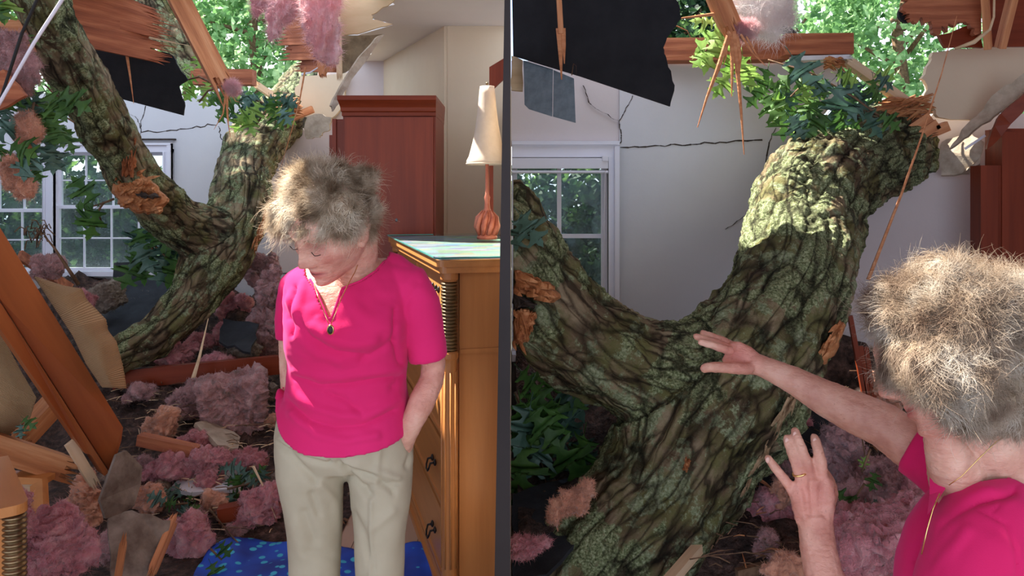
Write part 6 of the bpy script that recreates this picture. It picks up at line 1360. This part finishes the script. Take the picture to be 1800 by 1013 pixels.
# near arm and raised hand, back of the hand to the camera
tq(g, [(1735, 930, 1.14, 60), (1700, 1030, 1.10, 58), (1655, 1130, 1.10, 50), (1600, 1180, 1.12, 46), (1540, 1140, 1.17, 44), (1480, 1070, 1.23, 37), (1448, 1013, 1.26, 33.5), (1438, 965, 1.28, 31), (1434, 925, 1.29, 30), (1430, 905, 1.295, 33)])
g.hexa([P(1399, 920, 1.285), P(1465, 918, 1.275), P(1466, 846, 1.285), P(1384, 858, 1.30), P(1402, 920, 1.31), P(1463, 918, 1.305), P(1462, 848, 1.315), P(1387, 862, 1.325)])
tq(g, [(1432, 915, 1.295, 31), (1428, 880, 1.30, 34), (1426, 858, 1.303, 33)], 18, .55)
tq(g, [(1412, 905, 1.29, 14), (1404, 870, 1.293, 16), (1403, 848, 1.30, 12)]); tq(g, [(1448, 905, 1.285, 16), (1452, 870, 1.285, 16), (1448, 842, 1.29, 13)]); tq(g, [(1430, 900, 1.285, 14), (1428, 840, 1.288, 14)])
finger(g, [(1396, 868, 1.30), (1384, 850, 1.298), (1370, 832, 1.297), (1358, 817, 1.30), (1350, 806, 1.305)], .0088, .0062)
finger(g, [(1410, 850, 1.295), (1402, 822, 1.29), (1393, 797, 1.292), (1386, 778, 1.30), (1384, 771, 1.303)], .0096, .0070)
finger(g, [(1426, 846, 1.292), (1418, 815, 1.286), (1408, 787, 1.288), (1400, 767, 1.296), (1398, 759, 1.30)], .0098, .0072)
finger(g, [(1446, 846, 1.29), (1443, 815, 1.283), (1438, 792, 1.285), (1434, 777, 1.293), (1432, 770, 1.298)], .0096, .0072)
finger(g, [(1454, 895, 1.31), (1462, 868, 1.335), (1458, 846, 1.35), (1448, 830, 1.36)], .012, .0085)
me = finish_body(g, H2, .0026, red=[(P(1425, 865, 1.29), .07, 1.0), (P(1290, 625, 1.5), .06, 1.2), (Q(1640, 740, 1.1), .07, .4), (P(1440, 990, 1.25), .08, .4)], wr=.0009)
# knuckle and tendon relief on the raised hand
co = getco(me); no = getno(me)
FH = [([(1403, 850), (1414, 900)], 3, .0016), ([(1424, 845), (1428, 900)], 3, .0018), ([(1444, 842), (1442, 900)], 3, .0016)]
for x, y in ((1376, 838), (1400, 818), (1416, 808), (1443, 808), (1390, 790), (1404, 778), (1437, 786)): FH.append(([(x-5, y-1.5), (x+5, y+1.5)], 1.5, -.0010)); FH.append(([(x-5, y+3), (x+5, y+5)], 1.5, -.0008)); FH.append(([(x-3, y+1), (x+3, y+2)], 5, .0012))
for k in range(9): FH.append(([(1400+k, 902+k*9), (1462, 898+k*10)], 1.6, -.0008))
co += no*folds(co, no, FH)[:, None]; setco(me, co)
link_mesh('body', me, SKIN, W2, True); brows_lashes(H2, W2, HAIR2)
g = G()
for (a, b, Y) in ((1349, 805, 1.296), (1383, 771, 1.294), (1397, 760, 1.291), (1432, 771, 1.288)):
    g = G(); g.ball(P(a+.5, b+4, Y+.0012), (.0038, .0016, .0050), 10); g.obj('fingernail', M('fingernail', two((.62, .36, .29), (.68, .42, .34)), 10, .25, 0) if 'fingernail' not in MATS else MATS['fingernail'], W2, True)
g = G(); q = []
for k in range(21): a = 2*pi*k/20; q.append(P(1406, 832, 1.2925)+Vector((.0108*cos(a), .0108*sin(a), .0035*cos(a))))
tag(g.tube(q, .0018, 6).obj('ring', GOLD, None, True), 'gold wedding ring on the raised hand in front of the pink wool', 'ring')
# shirt
g = G()
tq(g, [(1752, 838, 1.20, 70), (1757, 862, 1.20, 100), (1757, 895, 1.20, 122), (1750, 950, 1.20, 145), (1742, 1013, 1.20, 158), (1735, 1120, 1.20, 160), (1735, 1300, 1.20, 165), (1735, 1400, 1.20, 172)], 36, .72)
tq(g, [(1770, 880, 1.14, 60), (1752, 915, 1.12, 82), (1728, 965, 1.10, 88), (1705, 1030, 1.09, 84), (1680, 1085, 1.09, 78)], 26)
tq(g, [(1725, 870, 1.26, 62), (1680, 838, 1.32, 55), (1640, 808, 1.36, 52), (1606, 786, 1.38, 49)], 22)
me = bake(g, .0042, 6, .5); co = getco(me); no = getno(me)
FL2 = [([(1780, 870), (1720, 885), (1670, 915), (1632, 950), (1612, 985)], 7, -.010), ([(1740, 862), (1690, 880), (1650, 910), (1620, 945)], 8, .005), ([(1720, 900), (1768, 925), (1785, 980), (1785, 1013)], 3, -.003), ([(1795, 850), (1745, 905)], 2.5, -.002),
       ([(1640, 1000), (1680, 960), (1700, 935)], 10, .005), ([(1665, 850), (1640, 900), (1618, 960)], 3, -.006), ([(1700, 850), (1680, 880)], 6, .003)]
co += no*(folds(co, no, FL2)+fnoise(co, 9, 3, .8)*.004)[:, None]; setco(me, co)
VN2 = [(1600, 600), (1664, 760), (1664, 838), (1668, 853), (1700, 852), (1745, 846), (1790, 840), (1850, 820), (1850, 600)]
binding(me, [(1664, 850), (1668, 856), (1700, 855), (1745, 849), (1790, 843), (1810, 840)], 'neckband', W2, SHIRT)
cut_faces(me, lambda co, no: inpoly(*topx(co), VN2) & (co[:, 1] < 1.4) & (co[:, 0] > P(1664, 0, 1.1).x*co[:, 1]/1.1))
o = link_mesh('shirt', me, SHIRT, W2, True); m = o.modifiers.new('s', 'SOLIDIFY'); m.thickness = .003; m.offset = 1
# stand-up notch collar
g = G(); g.poly([P(a, b, Y) for a, b, Y in ((1634, 826, 1.16), (1640, 819, 1.155), (1663, 812, 1.15), (1665, 830, 1.14), (1660, 862, 1.125), (1640, 890, 1.115), (1630, 905, 1.12), (1634, 870, 1.14))], Vector((.003, .003, 0))); g.obj('collar', SHIRT, W2)
g = G()
tq(g, [(1735, 1330, 1.22, 172), (1735, 1480, 1.22, 170), (1735, 1600, 1.22, 150)], 26, .7)
tq(g, [(1680, 1560, 1.22, 85), (1685, 1800, 1.22, 66), (1690, 1930, 1.22, 55)]); tq(g, [(1800, 1560, 1.22, 85), (1795, 1800, 1.22, 66), (1790, 1930, 1.22, 55)])
me = bake(g, .008, 4); link_mesh('trousers', me, KHAKI, W2, True)
for cx in (1690, 1790):
    g = G(); c = P(cx, 0, 1.22); g.ball((c.x-.02, 1.20, .035), (.11, .045, .036), 16); me = bake(g, .006, 3); co = getco(me); co[:, 2] = np.maximum(co[:, 2], .002); setco(me, co); link_mesh('shoe', me, SHOE, W2, True)
hb = [(1672, 560, .0, (98, 90, 92)), (1600, 550, .02, 58), (1568, 556, .04, 36), (1552, 540, .06, 26), (1660, 515, .0, 62), (1740, 545, .0, 78), (1775, 620, .0, 76), (1768, 700, .03, 48), (1715, 700, -.055, 50), (1760, 718, -.04, 42), (1792, 690, -.03, 46), (1698, 728, -.05, 28), (1742, 742, -.045, 26), (1668, 690, -.06, 30), (1640, 668, -.06, 28), (1660, 640, -.05, 62), (1610, 615, .0, 48), (1590, 640, .03, 32), (1640, 680, -.02, 26), (1735, 735, .02, 26), (1790, 560, .02, 60), (1690, 600, -.05, 60)]
hv = hairvol(hb, Y1, .0036, .009, 3)
def keep2(p): return np.ones(len(p), bool)
def flow2(p, nn):
    px, py = topx(p); d = np.zeros_like(p); d[:, 0] = np.clip((px-1690)/120, -.8, .4); d[:, 2] = np.clip((520-py)/120, -.9, .1); return d
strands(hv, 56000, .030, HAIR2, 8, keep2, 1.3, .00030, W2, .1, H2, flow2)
root = thing('necklace', P(1700, 840, 1.1), 'thin gold chain round the neck above the pink collar of the nearer woman', 'necklace')
G().tube([P(1772, 762, 1.105), P(1750, 778, 1.095), P(1722, 805, 1.09), P(1690, 838, 1.095), P(1668, 853, 1.10)], .0007, 6).obj('chain', GOLD, root, True)
G().tube([P(1652, 868, 1.09), P(1640, 895, 1.08), P(1630, 930, 1.075), P(1620, 975, 1.07)], .0008, 6).obj('chain', GOLD, root, True)
